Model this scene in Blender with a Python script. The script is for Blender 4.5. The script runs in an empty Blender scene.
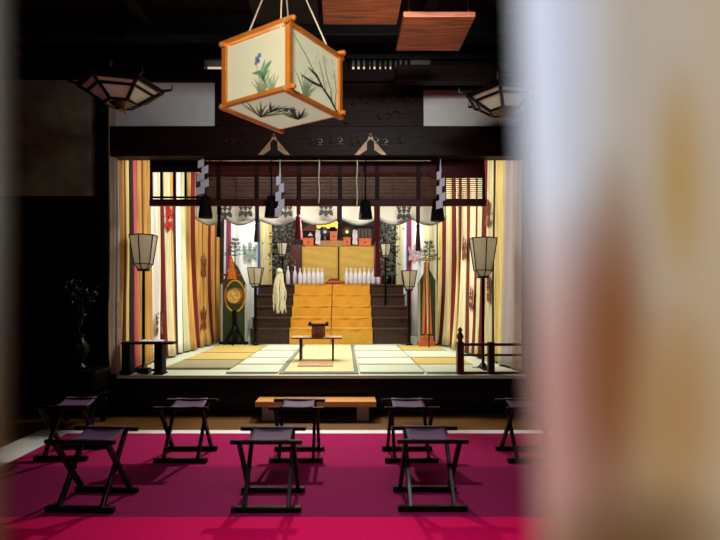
import bpy, bmesh, math, random
from mathutils import Vector, Matrix
random.seed(7)
S = bpy.context.scene
COL = S.collection

# ------------------------------------------------------------------ camera, world, lights, exposure
EYE = 1.17; F = 520.0; VX = 344.0; VY = 295.0
cam_d = bpy.data.cameras.new('camera'); cam = bpy.data.objects.new('camera', cam_d); COL.objects.link(cam)
cam.location = (0, 0, EYE); cam.rotation_euler = (math.pi/2, 0, 0)
cam_d.lens = 26; cam_d.sensor_width = 36
cam_d.shift_x = (360-VX)/720; cam_d.shift_y = (VY-270)/720
cam_d.clip_start = 0.01; cam_d.clip_end = 60
cam_d.dof.use_dof = True; cam_d.dof.focus_distance = 5.4; cam_d.dof.aperture_fstop = 2.7
S.camera = cam
S.view_settings.view_transform = 'Standard'; S.view_settings.look = 'None'
S.view_settings.gamma = 1; S.view_settings.use_curve_mapping = False
S.view_settings.exposure = 0.0

w = bpy.data.worlds.new('world'); S.world = w; w.use_nodes = True
w.node_tree.nodes['Background'].inputs[0].default_value = (0.6, 0.62, 0.8, 1)
w.node_tree.nodes['Background'].inputs[1].default_value = 0.004

def area(name, loc, target, sx, sy, power, color, spread=math.pi):
    d = bpy.data.lights.new(name, 'AREA'); d.shape = 'RECTANGLE'; d.size = sx; d.size_y = sy
    d.energy = power; d.color = color; d.spread = spread
    o = bpy.data.objects.new(name, d); COL.objects.link(o); o.location = loc
    o.rotation_euler = (Vector(target)-Vector(loc)).to_track_quat('-Z', 'Y').to_euler()
    return o
for xx in (-1.75, 1.35): area('back_fill_light', (xx, 9.1, 3.3), (xx, 10.1, 1.8), 0.7, 0.15, 11, (0.95, 1.0, 0.94), math.radians(110))  # added fill pair, brightens the white cloths at the back
# strip lights under the stage ceiling, a flood above its front edge, daylight of the hall doorway, added fill lights
area('stage_strip_light', (-0.25, 6.3, 3.05), (-0.25, 6.5, 0), 2.6, 0.25, 74, (1.0, 0.96, 0.86))
area('stage_strip_light', (-0.25, 7.6, 3.05), (-0.25, 7.7, 0), 2.6, 0.25, 68, (1.0, 0.96, 0.86))
area('stage_flood_light', (-0.3, 6.0, 2.95), (-0.4, 8.8, 1.4), 1.6, 0.12, 20, (1.0, 0.95, 0.85))
area('ceiling_wash_light', (-0.25, 6.2, 2.78), (-0.25, 6.0, 3.5), 2.4, 0.1, 26, (1.0, 0.95, 0.85))
area('stage_edge_light', (-0.2, 5.46, 2.135), (-0.5, 2.9, 0.0), 0.07, 0.04, 29, (1.0, 0.93, 0.88), math.radians(125))
area('entrance_fill_light', (-0.45, 0.45, 2.55), (-0.5, 4.0, 2.2), 0.35, 0.2, 6.5, (1.0, 0.90, 0.74))  # added warm front fill for the lantern frame, streamers and left plaster
area('hall_fill_light', (0.75, 2.3, 2.9), (-0.2, 5.1, 2.75), 0.7, 0.12, 10.5, (0.86, 0.94, 1.0), math.radians(75))  # added unseen fill, lifts the transom plaster and paper streamers
area('lantern_fill_spot', (-0.55, 0.5, 2.45), (-0.05, 2.6, 2.3), 0.2, 0.2, 2.3, (1.0, 0.80, 0.55), math.radians(50))  # added narrow fill, aimed to brighten the painted lantern
area('threshold_daylight', (0.3, 0.9, 2.7), (0.0, 1.9, 0.0), 1.8, 0.3, 10, (1.0, 0.93, 0.93), math.radians(62))
area('entrance_daylight', (-0.55, -0.9, 1.75), (0.05, 0.12, 1.2), 0.8, 0.8, 3.9, (0.95, 0.97, 1.0), math.radians(70))

# ------------------------------------------------------------------ helpers
def P(px, py, d): return Vector(((px-VX)*d/F, d, EYE+(VY-py)*d/F))
def X(px, d): return (px-VX)*d/F
def Z(py, d): return EYE+(VY-py)*d/F
def srgb(r, g, b):
    f = lambda c: (c/255/12.92) if c/255 <= 0.04045 else ((c/255+0.055)/1.055)**2.4
    return (f(r), f(g), f(b), 1)
MATS = {}
DARK = {'black_lacquer', 'dark_aged_wood', 'red_brown_wood', 'black_panel_wall', 'dark_red_rail', 'black_red_band', 'carved_dark_wood', 'black_silk'}
def mat(name, rgb, rough=0.6, metal=0.0, vary=0.15, scale=(8, 8, 8), bump=0.1, emit=None, coat=0.0, trans=None, spec=0.5):
    if name in MATS: return MATS[name]
    if name in DARK: spec = 0.12
    m = bpy.data.materials.new(name); m.use_nodes = True; nt = m.node_tree; N = nt.nodes; L = nt.links
    b = N['Principled BSDF']; c = srgb(*rgb)
    b.inputs['Roughness'].default_value = rough; b.inputs['Metallic'].default_value = metal
    b.inputs['Coat Weight'].default_value = coat; b.inputs['Specular IOR Level'].default_value = spec
    tc = N.new('ShaderNodeTexCoord'); mp = N.new('ShaderNodeMapping'); mp.inputs['Scale'].default_value = scale
    nz = N.new('ShaderNodeTexNoise'); nz.inputs['Scale'].default_value = 3; nz.inputs['Detail'].default_value = 6
    L.new(tc.outputs['Object'], mp.inputs[0]); L.new(mp.outputs[0], nz.inputs['Vector'])
    mx = N.new('ShaderNodeMixRGB')
    if vary >= 0.25:
        mr = N.new('ShaderNodeMapRange'); mr.inputs[1].default_value = 0.32; mr.inputs[2].default_value = 0.68
        L.new(nz.outputs['Fac'], mr.inputs[0]); L.new(mr.outputs[0], mx.inputs[0])
    else: L.new(nz.outputs['Fac'], mx.inputs[0])
    mx.inputs[1].default_value = tuple(max(0, v*(1-vary)) for v in c[:3])+(1,)
    mx.inputs[2].default_value = tuple(min(1, v*(1+vary)) for v in c[:3])+(1,)
    L.new(mx.outputs[0], b.inputs['Base Color'])
    if bump:
        bp = N.new('ShaderNodeBump'); bp.inputs['Strength'].default_value = bump; bp.inputs['Distance'].default_value = 0.01
        L.new(nz.outputs['Fac'], bp.inputs['Height']); L.new(bp.outputs[0], b.inputs['Normal'])
    if emit:
        b.inputs['Emission Color'].default_value = srgb(*emit[0]); b.inputs['Emission Strength'].default_value = emit[1]
    if trans:
        tr = N.new('ShaderNodeBsdfTranslucent'); L.new(mx.outputs[0], tr.inputs[0])
        ms = N.new('ShaderNodeMixShader'); ms.inputs[0].default_value = trans
        L.new(b.outputs[0], ms.inputs[1]); L.new(tr.outputs[0], ms.inputs[2])
        L.new(ms.outputs[0], N['Material Output'].inputs[0])
    MATS[name] = m; return m

class MB:
    """collects shapes in world space; build() links them as one mesh object"""
    def __init__(s): s.v = []; s.f = []
    def add(s, vs, fs):
        n = len(s.v); s.v += [Vector(v) for v in vs]; s.f += [tuple(i+n for i in f) for f in fs]; return s
    def box(s, lo, hi):
        x0, y0, z0 = lo; x1, y1, z1 = hi
        x0, x1 = min(x0, x1), max(x0, x1); y0, y1 = min(y0, y1), max(y0, y1); z0, z1 = min(z0, z1), max(z0, z1)
        return s.add([(x0,y0,z0),(x1,y0,z0),(x1,y1,z0),(x0,y1,z0),(x0,y0,z1),(x1,y0,z1),(x1,y1,z1),(x0,y1,z1)],
                     [(0,3,2,1),(4,5,6,7),(0,1,5,4),(1,2,6,5),(2,3,7,6),(3,0,4,7)])
    def bar(s, a, b, w_, h_, up=(0,0,1)):
        a, b = Vector(a), Vector(b); d = (b-a).normalized(); up = Vector(up)
        if abs(d.dot(up)) > 0.95: up = Vector((0,1,0))
        r = d.cross(up).normalized()*w_/2; u = r.cross(d).normalized()*h_/2
        return s.add([a-r-u,a+r-u,a+r+u,a-r+u,b-r-u,b+r-u,b+r+u,b-r+u],
                     [(0,1,2,3)[::-1],(4,5,6,7)[::-1][::-1],(0,1,5,4),(1,2,6,5),(2,3,7,6),(3,0,4,7)])
    def tube(s, pts, rad, n=8):
        pts = [Vector(p) for p in pts]
        if not hasattr(rad, '__len__'): rad = [rad]*len(pts)
        rings = []
        for i, p in enumerate(pts):
            d = (pts[min(i+1, len(pts)-1)]-pts[max(i-1, 0)])
            d = d.normalized() if d.length > 1e-9 else Vector((0,0,1))
            up = Vector((0,0,1)) if abs(d.z) < 0.9 else Vector((0,1,0))
            a = d.cross(up).normalized(); b = a.cross(d)
            rings.append([p+(a*math.cos(t*2*math.pi/n)+b*math.sin(t*2*math.pi/n))*max(rad[i], 1e-4) for t in range(n)])
        vs = [v for r in rings for v in r]; fs = []
        for i in range(len(pts)-1):
            for t in range(n):
                fs.append((i*n+t, i*n+(t+1)%n, (i+1)*n+(t+1)%n, (i+1)*n+t))
        fs.append(tuple(range(n))[::-1]); fs.append(tuple(range((len(pts)-1)*n, len(pts)*n)))
        return s.add(vs, fs)
    def lathe(s, c, prof, n=20, a0=0):
        c = Vector(c); vs = []; fs = []
        for r, z in prof:
            for t in range(n):
                a = a0+t*2*math.pi/n; vs.append(c+Vector((max(r,1e-4)*math.cos(a), max(r,1e-4)*math.sin(a), z)))
        m = len(prof)
        for i in range(m-1):
            for t in range(n): fs.append((i*n+t, i*n+(t+1)%n, (i+1)*n+(t+1)%n, (i+1)*n+t))
        fs.append(tuple(range(n))[::-1]); fs.append(tuple(range((m-1)*n, m*n)))
        return s.add(vs, fs)
    def ball(s, c, r, n=10, sq=(1,1,1)):
        c = Vector(c); m = max(5, n//2+1)
        prof = [(math.sin(math.pi*i/(m))*r, -math.cos(math.pi*i/(m))*r) for i in range(m+1)]
        k = len(s.v); s.lathe((0,0,0), prof, n)
        for i in range(k, len(s.v)): v = s.v[i]; s.v[i] = Vector((v.x*sq[0], v.y*sq[1], v.z*sq[2]))+c
        return s
    def poly(s, o, ux, uy, pts, th):
        """flat outline pts (2D) in the frame o,ux,uy, given thickness th"""
        o = Vector(o); ux = Vector(ux); uy = Vector(uy); nn = ux.cross(uy).normalized()*th/2; k = len(pts)
        vs = [o+ux*a+uy*b-nn for a, b in pts]+[o+ux*a+uy*b+nn for a, b in pts]
        return s.add(vs, [tuple(range(k))[::-1], tuple(range(k, 2*k))]+[(i, (i+1)%k, (i+1)%k+k, i+k) for i in range(k)])
    def sheet(s, fn, nu, nv, th=0.0):
        vs = [fn(i/nu, j/nv) for j in range(nv+1) for i in range(nu+1)]
        fs = [(j*(nu+1)+i, j*(nu+1)+i+1, (j+1)*(nu+1)+i+1, (j+1)*(nu+1)+i) for j in range(nv) for i in range(nu)]
        s.th = th; return s.add(vs, fs)
    def build(s, name, m, parent=None, smooth=False, bevel=0.0):
        off = Vector((0,0,0)); q = parent
        while q is not None: off += q.location; q = q.parent
        if parent is None:
            xs = [v.x for v in s.v]; ys = [v.y for v in s.v]; zs = [v.z for v in s.v]
            off = Vector(((min(xs)+max(xs))/2, (min(ys)+max(ys))/2, min(zs)))
        me = bpy.data.meshes.new(name); me.from_pydata([v-off for v in s.v], [], s.f)
        bm = bmesh.new(); bm.from_mesh(me); bmesh.ops.recalc_face_normals(bm, faces=bm.faces); bm.to_mesh(me); bm.free()
        if smooth:
            for p in me.polygons: p.use_smooth = True
            me.set_sharp_from_angle(angle=math.radians(40))
        me.materials.append(m)
        o = bpy.data.objects.new(name, me); COL.objects.link(o)
        if parent is None: o.location = off
        else: o.parent = parent
        if getattr(s, 'th', 0):
            sm = o.modifiers.new('solid', 'SOLIDIFY'); sm.thickness = s.th; sm.offset = 0
        if bevel:
            b = o.modifiers.new('bevel', 'BEVEL'); b.width = bevel; b.segments = 2; b.limit_method = 'ANGLE'
        return o
def tag(o, label=None, cat=None, group=None, kind=None):
    if label: o['label'] = label
    if cat: o['category'] = cat
    if group: o['group'] = group
    if kind: o['kind'] = kind
    return o
def thing(name, loc, label, cat, group=None):
    o = bpy.data.objects.new(name, None); COL.objects.link(o); o.location = loc; o.empty_display_size = 0.05
    return tag(o, label, cat, group)
def copy_tree(o, loc=None, label=None, parent=None):
    c = o.copy(); COL.objects.link(c); c.parent = parent
    for ch in [x for x in o.children]: copy_tree(ch, None, None, c)
    if loc is not None: c.location = loc
    if label: c['label'] = label
    return c
def struct(mb, name, m, bevel=0.0): return tag(mb.build(name, m, None, bevel=bevel), None, None, None, 'structure')

# ------------------------------------------------------------------ materials
black = mat('black_lacquer', (9, 8, 8), 0.30, vary=0.3, bump=0.03, coat=0.03)
blackw = mat('dark_aged_wood', (14, 10, 9), 0.6, vary=0.4, scale=(2, 12, 12), bump=0.2)
redw = mat('red_brown_wood', (28, 9, 6), 0.5, vary=0.35, scale=(1.5, 14, 14), bump=0.2)
redl = mat('red_lacquer', (88, 22, 20), 0.35, vary=0.2, bump=0.05)
floorw = mat('amber_floor_boards', (104, 66, 14), 0.45, vary=0.3, scale=(1, 10, 10), bump=0.1)
benchw = mat('pale_pine', (205, 140, 70), 0.5, vary=0.2, scale=(1, 14, 14), bump=0.1)
plaster = mat('white_plaster', (205, 203, 196), 0.9, vary=0.12, scale=(3, 3, 3), bump=0.1)
oldplaster = mat('aged_plaster', (122, 114, 86), 0.9, vary=0.3, scale=(1.5, 1.5, 1.5), bump=0.1)
cream = mat('cream_ceiling_paint', (225, 215, 190), 0.9, vary=0.05)
plaqw = mat('orange_cedar', (160, 76, 36), 0.55, vary=0.65, scale=(1.2, 12, 12), bump=0.15)
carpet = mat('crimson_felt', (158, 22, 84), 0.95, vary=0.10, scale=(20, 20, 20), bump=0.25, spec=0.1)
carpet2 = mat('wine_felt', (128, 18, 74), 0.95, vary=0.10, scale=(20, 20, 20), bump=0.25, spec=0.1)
carpet3 = mat('daylit_felt', (208, 2, 86), 0.95, vary=0.10, scale=(20, 20, 20), bump=0.25, spec=0.1)  # brighter red stands in for daylight on the near carpet
whitecl = mat('white_cloth', (225, 226, 222), 0.9, vary=0.05, bump=0.1)
matw = mat('white_mat', (196, 208, 188), 0.8, vary=0.06, scale=(2, 60, 2), bump=0.2)
matg = mat('gold_mat', (190, 168, 92), 0.8, vary=0.12, scale=(2, 60, 2), bump=0.2)
mato = mat('olive_mat', (150, 143, 108), 0.8, vary=0.12, scale=(2, 60, 2), bump=0.2)
matt = mat('straw_mat', (205, 196, 150), 0.8, vary=0.12, scale=(60, 2, 2), bump=0.2)
edgeg = mat('grey_mat_border', (120, 122, 112), 0.8)
purple = mat('purple_seat_cloth', (96, 62, 100), 0.75, vary=0.12, bump=0.2)
paper = mat('lantern_paper', (228, 224, 210), 0.85, vary=0.04, trans=0.6, bump=0.05)
iron = mat('black_iron', (12, 11, 11), 0.4, metal=0.6, vary=0.2)
bronze = mat('aged_bronze', (96, 70, 50), 0.4, metal=0.7, vary=0.3)
gold = mat('gold_leaf', (220, 165, 50), 0.35, metal=0.7, vary=0.2)
silver = mat('tarnished_silver', (165, 155, 145), 0.4, metal=0.5, vary=0.3)
ochrec = mat('ochre_cloth', (214, 158, 50), 0.85, vary=0.12, scale=(4, 4, 4), bump=0.15)
ochrep = mat('pale_ochre_cloth', (196, 160, 78), 0.85, vary=0.15, scale=(4, 4, 12), bump=0.15)
C = {
 'ochre': mat('curtain_ochre', (188, 140, 68), 0.9, vary=0.38, scale=(9, 9, 0.5)),  # ochre, yellow and cream carry vertical streaks painting uneven light over folds
 'yellow': mat('curtain_yellow', (212, 192, 124), 0.9, vary=0.28, scale=(12, 12, 0.5)),
 'cream': mat('curtain_cream', (216, 204, 164), 0.9, vary=0.26, scale=(14, 14, 0.5)),
 'white': mat('curtain_white', (238, 238, 234), 0.9, vary=0.04, scale=(4, 4, 1)),
 'black': mat('curtain_black', (34, 16, 16), 0.9, vary=0.2),
 'red': mat('curtain_red', (176, 24, 28), 0.9, vary=0.15),
 'dred': mat('curtain_dark_red', (100, 14, 20), 0.9, vary=0.2),
 'pink': mat('curtain_pink', (206, 84, 104), 0.9, vary=0.1),
 'purple': mat('curtain_purple', (110, 62, 130), 0.9, vary=0.1),
 'blue': mat('curtain_blue', (60, 90, 160), 0.9, vary=0.1),
 'lav': mat('curtain_lavender_grey', (176, 166, 172), 0.9, vary=0.1),
 'brown': mat('curtain_fold_shade', (112, 66, 30), 0.9, vary=0.1),  # thin darker lines painting the shade in the ochre folds
 'sage': mat('curtain_sage', (196, 200, 160), 0.9, vary=0.1),
 'taupe': mat('curtain_taupe', (160, 140, 120), 0.9, vary=0.1),
}
crestm = mat('brown_crest_dye', (112, 58, 24), 0.9)
crestd = mat('dark_crest_dye', (38, 34, 36), 0.9)
redrib = mat('red_silk_ribbon', (104, 6, 18), 0.8, vary=0.15)
blacks = mat('black_silk', (14, 10, 12), 0.8)
shidem = mat('white_zigzag_paper', (215, 212, 226), 0.85, vary=0.04, bump=0.03)
pineg = mat('pine_green', (30, 62, 36), 0.7, vary=0.4)
green = mat('green_brocade', (44, 66, 36), 0.8, vary=0.25)
orange = mat('orange_lacquer', (210, 96, 24), 0.5, vary=0.2)
bottlem = mat('white_porcelain', (214, 214, 238), 0.25, vary=0.02, bump=0, coat=0.3)

# ------------------------------------------------------------------ the hall
SZ = 0.385; SF = 5.10; SB = 10.2          # stage height, front face, back
struct(MB().box((-5.0, -1.5, -0.1), (4.5, SF, 0.0)), 'floor', floorw)
struct(MB().box((-2.42, SF, 0.0), (2.3, SB, SZ-0.03)), 'trim_1', black)
struct(MB().box((-2.215, SF-0.03, SZ-0.03), (2.3, SB, SZ)), 'trim_2', mat('stage_white_boards', (196, 206, 188), 0.6, vary=0.05, scale=(1, 8, 1)))
struct(MB().box((-5.1, -1.5, 0), (-5.0, SB, 3.7)), 'wall_left', blackw)
struct(MB().box((4.5, -1.5, 0), (4.6, SB, 3.7)), 'wall_right', blackw)
struct(MB().box((-5.0, SB, 0), (4.5, SB+0.1, 3.7)), 'wall_back', mat('dark_red_back_wall', (44, 20, 16), 0.8))
struct(MB().box((-5.0, -1.5, 3.60), (4.5, SF+0.1, 3.7)), 'ceiling', redw)
struct(MB().box((-2.6, SF+0.2, 3.52), (2.6, SB, 3.6)), 'ceiling_stage', cream)
# wall above and beside the stage opening, at y 5.10
fb = SF; T = 0.14
def zz(py): return Z(py, fb)
struct(MB().box((-5.0, fb, 0), (X(97, fb), fb+T, zz(196))), 'wall_front_left', mat('black_panel_wall', (9, 7, 6), 0.55, vary=0.3))
struct(MB().box((-5.0, fb, zz(196)), (X(97, fb), fb+T, zz(80))), 'wall_front_plaster', oldplaster)
for i in range(5):
    struct(MB().box((-5.0+0.001, fb-0.025, 0.55+i*0.42), (X(97, fb), fb-0.001, 0.575+i*0.42)), 'trim_%d' % (10+i), blackw) if i in (0, 3) else None
struct(MB().box((X(97, fb), fb-0.05, 0), (X(111, fb), fb+T, 3.6)), 'trim_3', blackw, 0.008)
struct(MB().box((X(526, fb), fb-0.05, 0), (X(548, fb), fb+T, 3.6)), 'trim_4', blackw, 0.008)
struct(MB().box((X(548, fb), fb, 0), (4.5, fb+T, 3.6)), 'wall_front_right', blackw)
struct(MB().box((X(111, fb), fb-0.04, zz(157)), (X(526, fb), fb+T, zz(127))), 'trim_5', redw, 0.01)    # main lintel
struct(MB().box((X(111, fb), fb+0.02, zz(127)), (X(214, fb), fb+0.08, zz(82))), 'wall_transom_left', plaster)
struct(MB().box((X(424, fb), fb+0.02, zz(127)), (X(526, fb), fb+0.08, zz(88))), 'wall_transom_right', plaster)
struct(MB().box((X(111, fb), fb-0.03, zz(82)), (X(526, fb), fb+T, zz(70))), 'trim_6', redw, 0.01)
struct(MB().box((X(424, fb), fb-0.031, zz(89.5)), (X(526, fb), fb+T, zz(82))), 'trim_16', redw)
struct(MB().box((-5.0, fb-0.06, zz(61)), (4.5, fb+T, 3.6)), 'trim_7', blackw, 0.01)
struct(MB().box((-5.0, fb-0.03, zz(80)), (X(97, fb), fb+T, zz(61))), 'trim_8', blackw)
# slatted gap over the transom: open from px 205 to 430, closed outside
struct(MB().box((X(111, fb), fb, zz(70)), (X(204, fb), fb+T, zz(61))), 'trim_9', blackw)
struct(MB().box((X(431, fb), fb, zz(70)), (X(526, fb), fb+T, zz(61))), 'trim_17', blackw)
v = MB(); x = X(222, fb)
while x < X(412, fb):
    v.box((x, fb+0.01, zz(70)), (x+0.026+0.02*random.random(), fb+0.05, zz(61))); x += 0.052
struct(v, 'trim_18', blackw)
struct(MB().box((X(228, fb), fb+0.05, zz(70)), (X(352, fb), fb+0.1, zz(61))), 'trim_19', blackw)
# carved transom between the plaster panels
v = MB(); v.box((X(214, fb), fb+0.03, zz(127)), (X(424, fb), fb+0.09, zz(82)))
struct(v, 'trim_20', redw)
cv = MB()
for i in range(46):
    px = random.uniform(222, 416); py = random.uniform(88, 121); p = P(px, py, fb+0.02); r = random.uniform(0.02, 0.055)
    a0 = random.uniform(0, 6.28)
    cv.tube([p+Vector((math.cos(a0+t*0.5)*r*(1-t/12), -0.006-0.002*t, math.sin(a0+t*0.5)*r*(1-t/12))) for t in range(10)], [0.004+0.0012*t for t in range(5)]+[0.009-0.0015*t for t in range(5)], 6)
tag(cv.build('transom_carving', mat('carved_dark_wood', (60, 30, 24), 0.35, vary=0.3), None, smooth=True), 'dark carved scrollwork relief between the two white plaster transom panels', 'carving')
for i in range(3):
    struct(MB().box((-5.0, 2.2+i*1.15, 3.42), (4.5, 2.36+i*1.15, 3.6)), 'trim_%d' % (21+i), blackw, 0.01)
for i, xx in enumerate((-3.2, -1.75, -0.55, 0.65, 1.85, 3.2)):
    struct(MB().box((xx, -1.5, 3.50), (xx+0.1, SF-0.06, 3.6)), 'trim_%d' % (30+i), redw, 0.005)
struct(MB().box((X(395, 4.7), 4.62, Z(84, 4.7)), (X(560, 4.7), 4.74, Z(68, 4.7))), 'trim_40', redw, 0.01)

# carpets
yA, yB, yC = 4.36, 3.507, 2.71
XL = -2.32
tag(MB().box((XL-0.30, -0.2, 0.0), (3.4, yA+0.13, 0.004)).build('floor_cloth', whitecl), 'white under-cloth showing as a border around the crimson felt', 'floor cloth')
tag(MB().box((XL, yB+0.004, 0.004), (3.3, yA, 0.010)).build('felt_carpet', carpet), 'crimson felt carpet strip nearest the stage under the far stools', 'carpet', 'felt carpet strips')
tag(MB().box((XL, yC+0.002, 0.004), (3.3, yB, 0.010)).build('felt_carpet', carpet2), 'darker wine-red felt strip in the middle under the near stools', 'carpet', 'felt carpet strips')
tag(MB().box((XL, -0.2, 0.004), (3.3, yC, 0.013)).build('felt_carpet', carpet3), 'felt strip along the bottom of the picture, daylight painted in as brighter red', 'carpet', 'felt carpet strips')

# ------------------------------------------------------------------ folding stools
def make_stool(loc, label):
    t = thing('folding_stool', loc, label, 'stool', 'folding stools on the red carpet'); x0, y0, z0 = loc
    W = 0.192; D = 0.14; H = 0.385; z0 += 0.0
    for sy in (-1, 1):
        MB().box((x0-W, y0+sy*D-0.015, z0+H-0.022), (x0+W, y0+sy*D+0.015, z0+H)).build('top_rail', black, t, bevel=0.004)
        MB().box((x0-W+0.005, y0+sy*D-0.016, z0), (x0+W-0.005, y0+sy*D+0.018, z0+0.031)).build('foot_bar', black, t, bevel=0.004)
    for sx in (-1, 1):
        for sy in (-1, 1):
            xx = x0+sx*(0.145 if sy > 0 else 0.118)
            MB().bar((xx, y0+sy*D, z0+0.02), (xx, y0-sy*D, z0+H-0.012), 0.030, 0.022, (1, 0, 0)).build('leg', black, t, bevel=0.003)
        MB().tube([(x0+sx*0.10, y0, z0+H/2), (x0+sx*0.162, y0, z0+H/2)], 0.006, 8).build('pivot_pin', iron, t)
    def f(u, v_):
        return Vector((x0-0.115+0.23*u, y0-D-0.01+(2*D+0.02)*v_, z0+H+0.004-0.035*math.sin(math.pi*v_)**0.8-0.006*math.sin(math.pi*u)))
    s = MB(); s.sheet(f, 10, 12, 0.005); s.build('seat', purple, t, smooth=True)
    return t
st = [(80.5, 511, 'near row folding stool at far left, purple sling seat'), (266, 511, 'near row folding stool, middle one, in front of the pine step'),
      (433, 510, 'near row folding stool at right with dull purple seat'), (60, 459, 'far row folding stool beside the black lacquered stand, leftmost'),
      (180, 461, 'far row folding stool second from left, below the bench on the stage'), (296, 461, 'far row folding stool standing in front of the pine step'),
      (412, 461, 'far row folding stool right of the pine step'), (535, 461, 'far row folding stool partly hidden by the blurred curtain')]
proto = None
for px, py, lb in st:
    d = F*(EYE-0.01)/(py+2-VY); loc = (X(px, d), d+0.15, 0.011 if py < 480 else 0.011)
    if proto is None: proto = make_stool(loc, lb)
    else: copy_tree(proto, loc, lb)
proto.rotation_euler.z = math.radians(-3)

# ------------------------------------------------------------------ pine step in front of the stage
x0, x1 = X(256, 4.85), X(376, 4.85)
t = thing('step_bench', ((x0+x1)/2, 4.93, 0), 'long low pale pine step standing before the black stage front', 'step')
MB().box((x0, 4.80, 0.135), (x1, 5.04, 0.185)).build('top_board', benchw, t, bevel=0.004)
for a, b in ((X(262, 4.85), X(275, 4.85)), (X(357, 4.85), X(369, 4.85))):
    MB().box((a, 4.84, 0), (b, 5.02, 0.135)).build('leg', mat('grey_pine_leg', (150, 130, 112), 0.7), t, bevel=0.003)
MB().box((X(275, 4.9), 4.96, 0.06), (X(357, 4.9), 4.98, 0.10)).build('stretcher', blackw, t)

# ------------------------------------------------------------------ black lacquered stand with a leafy branch at left
sx, sy = X(80, 4.75), 4.72
t = thing('lacquered_stand', (sx, sy, 0), 'black lacquered two-tier stand left of the stage', 'stand')
MB().box((sx-0.24, sy-0.18, 0.47), (sx+0.24, sy+0.18, 0.50)).build('top_board', black, t, bevel=0.005)
MB().box((sx-0.20, sy-0.15, 0.32), (sx+0.20, sy+0.15, 0.47)).build('cabinet', black, t, bevel=0.003)
MB().box((sx-0.15, sy-0.26, 0.27), (sx+0.26, sy+0.16, 0.29)).build('lower_shelf', black, t, bevel=0.004)
for a in (-1, 1):
    for b in (-1, 1):
        MB().box((sx+a*0.17-0.02, sy+b*0.12-0.02, 0), (sx+a*0.17+0.02, sy+b*0.12+0.02, 0.32)).build('leg', black, t, bevel=0.003)
bx, by, bz = sx+0.0, sy, 0.501
t = thing('dark_vase', (bx, by, bz), 'black glossy vase of dark leafy branches on the lacquered stand', 'vase')
MB().lathe((bx, by, bz), [(0.06, 0), (0.075, 0.02), (0.05, 0.05), (0.09, 0.14), (0.095, 0.2), (0.05, 0.28), (0.06, 0.32), (0.05, 0.32), (0.04, 0.28)], 24).build('vase_body', black, t, smooth=True)
br = MB(); lf = MB()
for i in range(26):
    a = random.uniform(0, 6.28); h = random.uniform(0.2, 0.55); r = random.uniform(0.05, 0.22)
    pts = [Vector((bx, by, bz+0.28))+Vector((math.cos(a)*r*u*u, math.sin(a)*r*0.7*u*u, h*u)) for u in (0, .25, .5, .75, 1)]
    br.tube(pts, [0.006, 0.005, 0.004, 0.003, 0.002], 6)
    for k in range(14):
        u = random.uniform(0.3, 1); p = Vector((bx, by, bz+0.28))+Vector((math.cos(a)*r*u*u, math.sin(a)*r*0.7*u*u, h*u))
        dr = Vector((random.uniform(-1,1), random.uniform(-1,1), random.uniform(-.5,1))).normalized(); sd = dr.cross(Vector((random.random(), random.random(), 1))).normalized()
        lf.poly(p, dr, sd, [(0,0), (0.02,0.011), (0.045,0), (0.02,-0.011)], 0.001)
br.build('branch', blackw, t)
lf.build('foliage', mat('glossy_black_leaf', (24, 28, 24), 0.2, coat=0.5, vary=0.3), t)

# ------------------------------------------------------------------ mats on the stage floor
def mat_obj(xa, ya, xb, yb, m, label, th=0.02, group='woven mats on the stage floor'):
    t = thing('floor_mat', ((xa+xb)/2, (ya+yb)/2, SZ), label, 'mat', group)
    MB().box((xa, ya, SZ), (xb, yb, SZ+th)).build('mat_surface', m, t, bevel=0.003)
    for u, v_ in ((ya, ya+0.018), (yb-0.018, yb)):
        MB().box((xa, u, SZ+th), (xb, v_, SZ+th+0.002)).build('border', edgeg, t)
rows = [(5.16, 5.74), (5.76, 6.38), (6.40, 7.17), (7.19, 8.05)]
rn = ['nearest the stage edge', 'second row back', 'third row back', 'row nearest the stairs']
for i, (a, b) in enumerate(rows):
    mat_obj(-1.17, a, -0.66, b, matw, 'white woven mat just left of the central mat, '+rn[i])
    mat_obj(0.16, a, 0.80, b, matw, 'white woven mat just right of the central mat, '+rn[i])
    if i != 1: mat_obj(0.82, a, 1.42, b, matw if i != 3 else matg, ('white' if i != 3 else 'gold')+' woven mat by the right striped curtains, '+rn[i])
mat_obj(0.82, 6.28, 1.42, 7.05, mato, 'olive-gold mat at right beside the railing', 0.026) if False else mat_obj(0.82, 5.76, 1.42, 6.38, matg, 'gold-olive woven mat at right behind the dark red railing')
mat_obj(-1.9, 5.46, -1.19, 6.16, mato, 'olive-grey woven mat at left next to the low bench')
mat_obj(-1.9, 6.18, -1.19, 6.92, matg, 'gold woven mat at left, middle of its column')
mat_obj(-1.9, 6.94, -1.19, 8.02, matg, 'gold woven mat at left nearest the drum')
t = thing('centre_mat', (-0.25, 6.6, SZ), 'long straw-coloured central mat with grey border leading to the stairs', 'mat')
MB().box((-0.645, 5.14, SZ), (0.145, 8.1, SZ+0.012)).build('border', edgeg, t)
MB().box((-0.60, 5.20, SZ+0.012), (0.10, 8.05, SZ+0.02)).build('mat_surface', matt, t)
tag(MB().box((-0.50, 5.55, SZ+0.021), (-0.12, 5.95, SZ+0.03)).build('prayer_mat', mat('brown_print_mat', (186, 150, 110), 0.9, vary=0.4, scale=(20, 20, 20))), 'small brown patterned mat lying before the offering table', 'mat')

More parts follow.
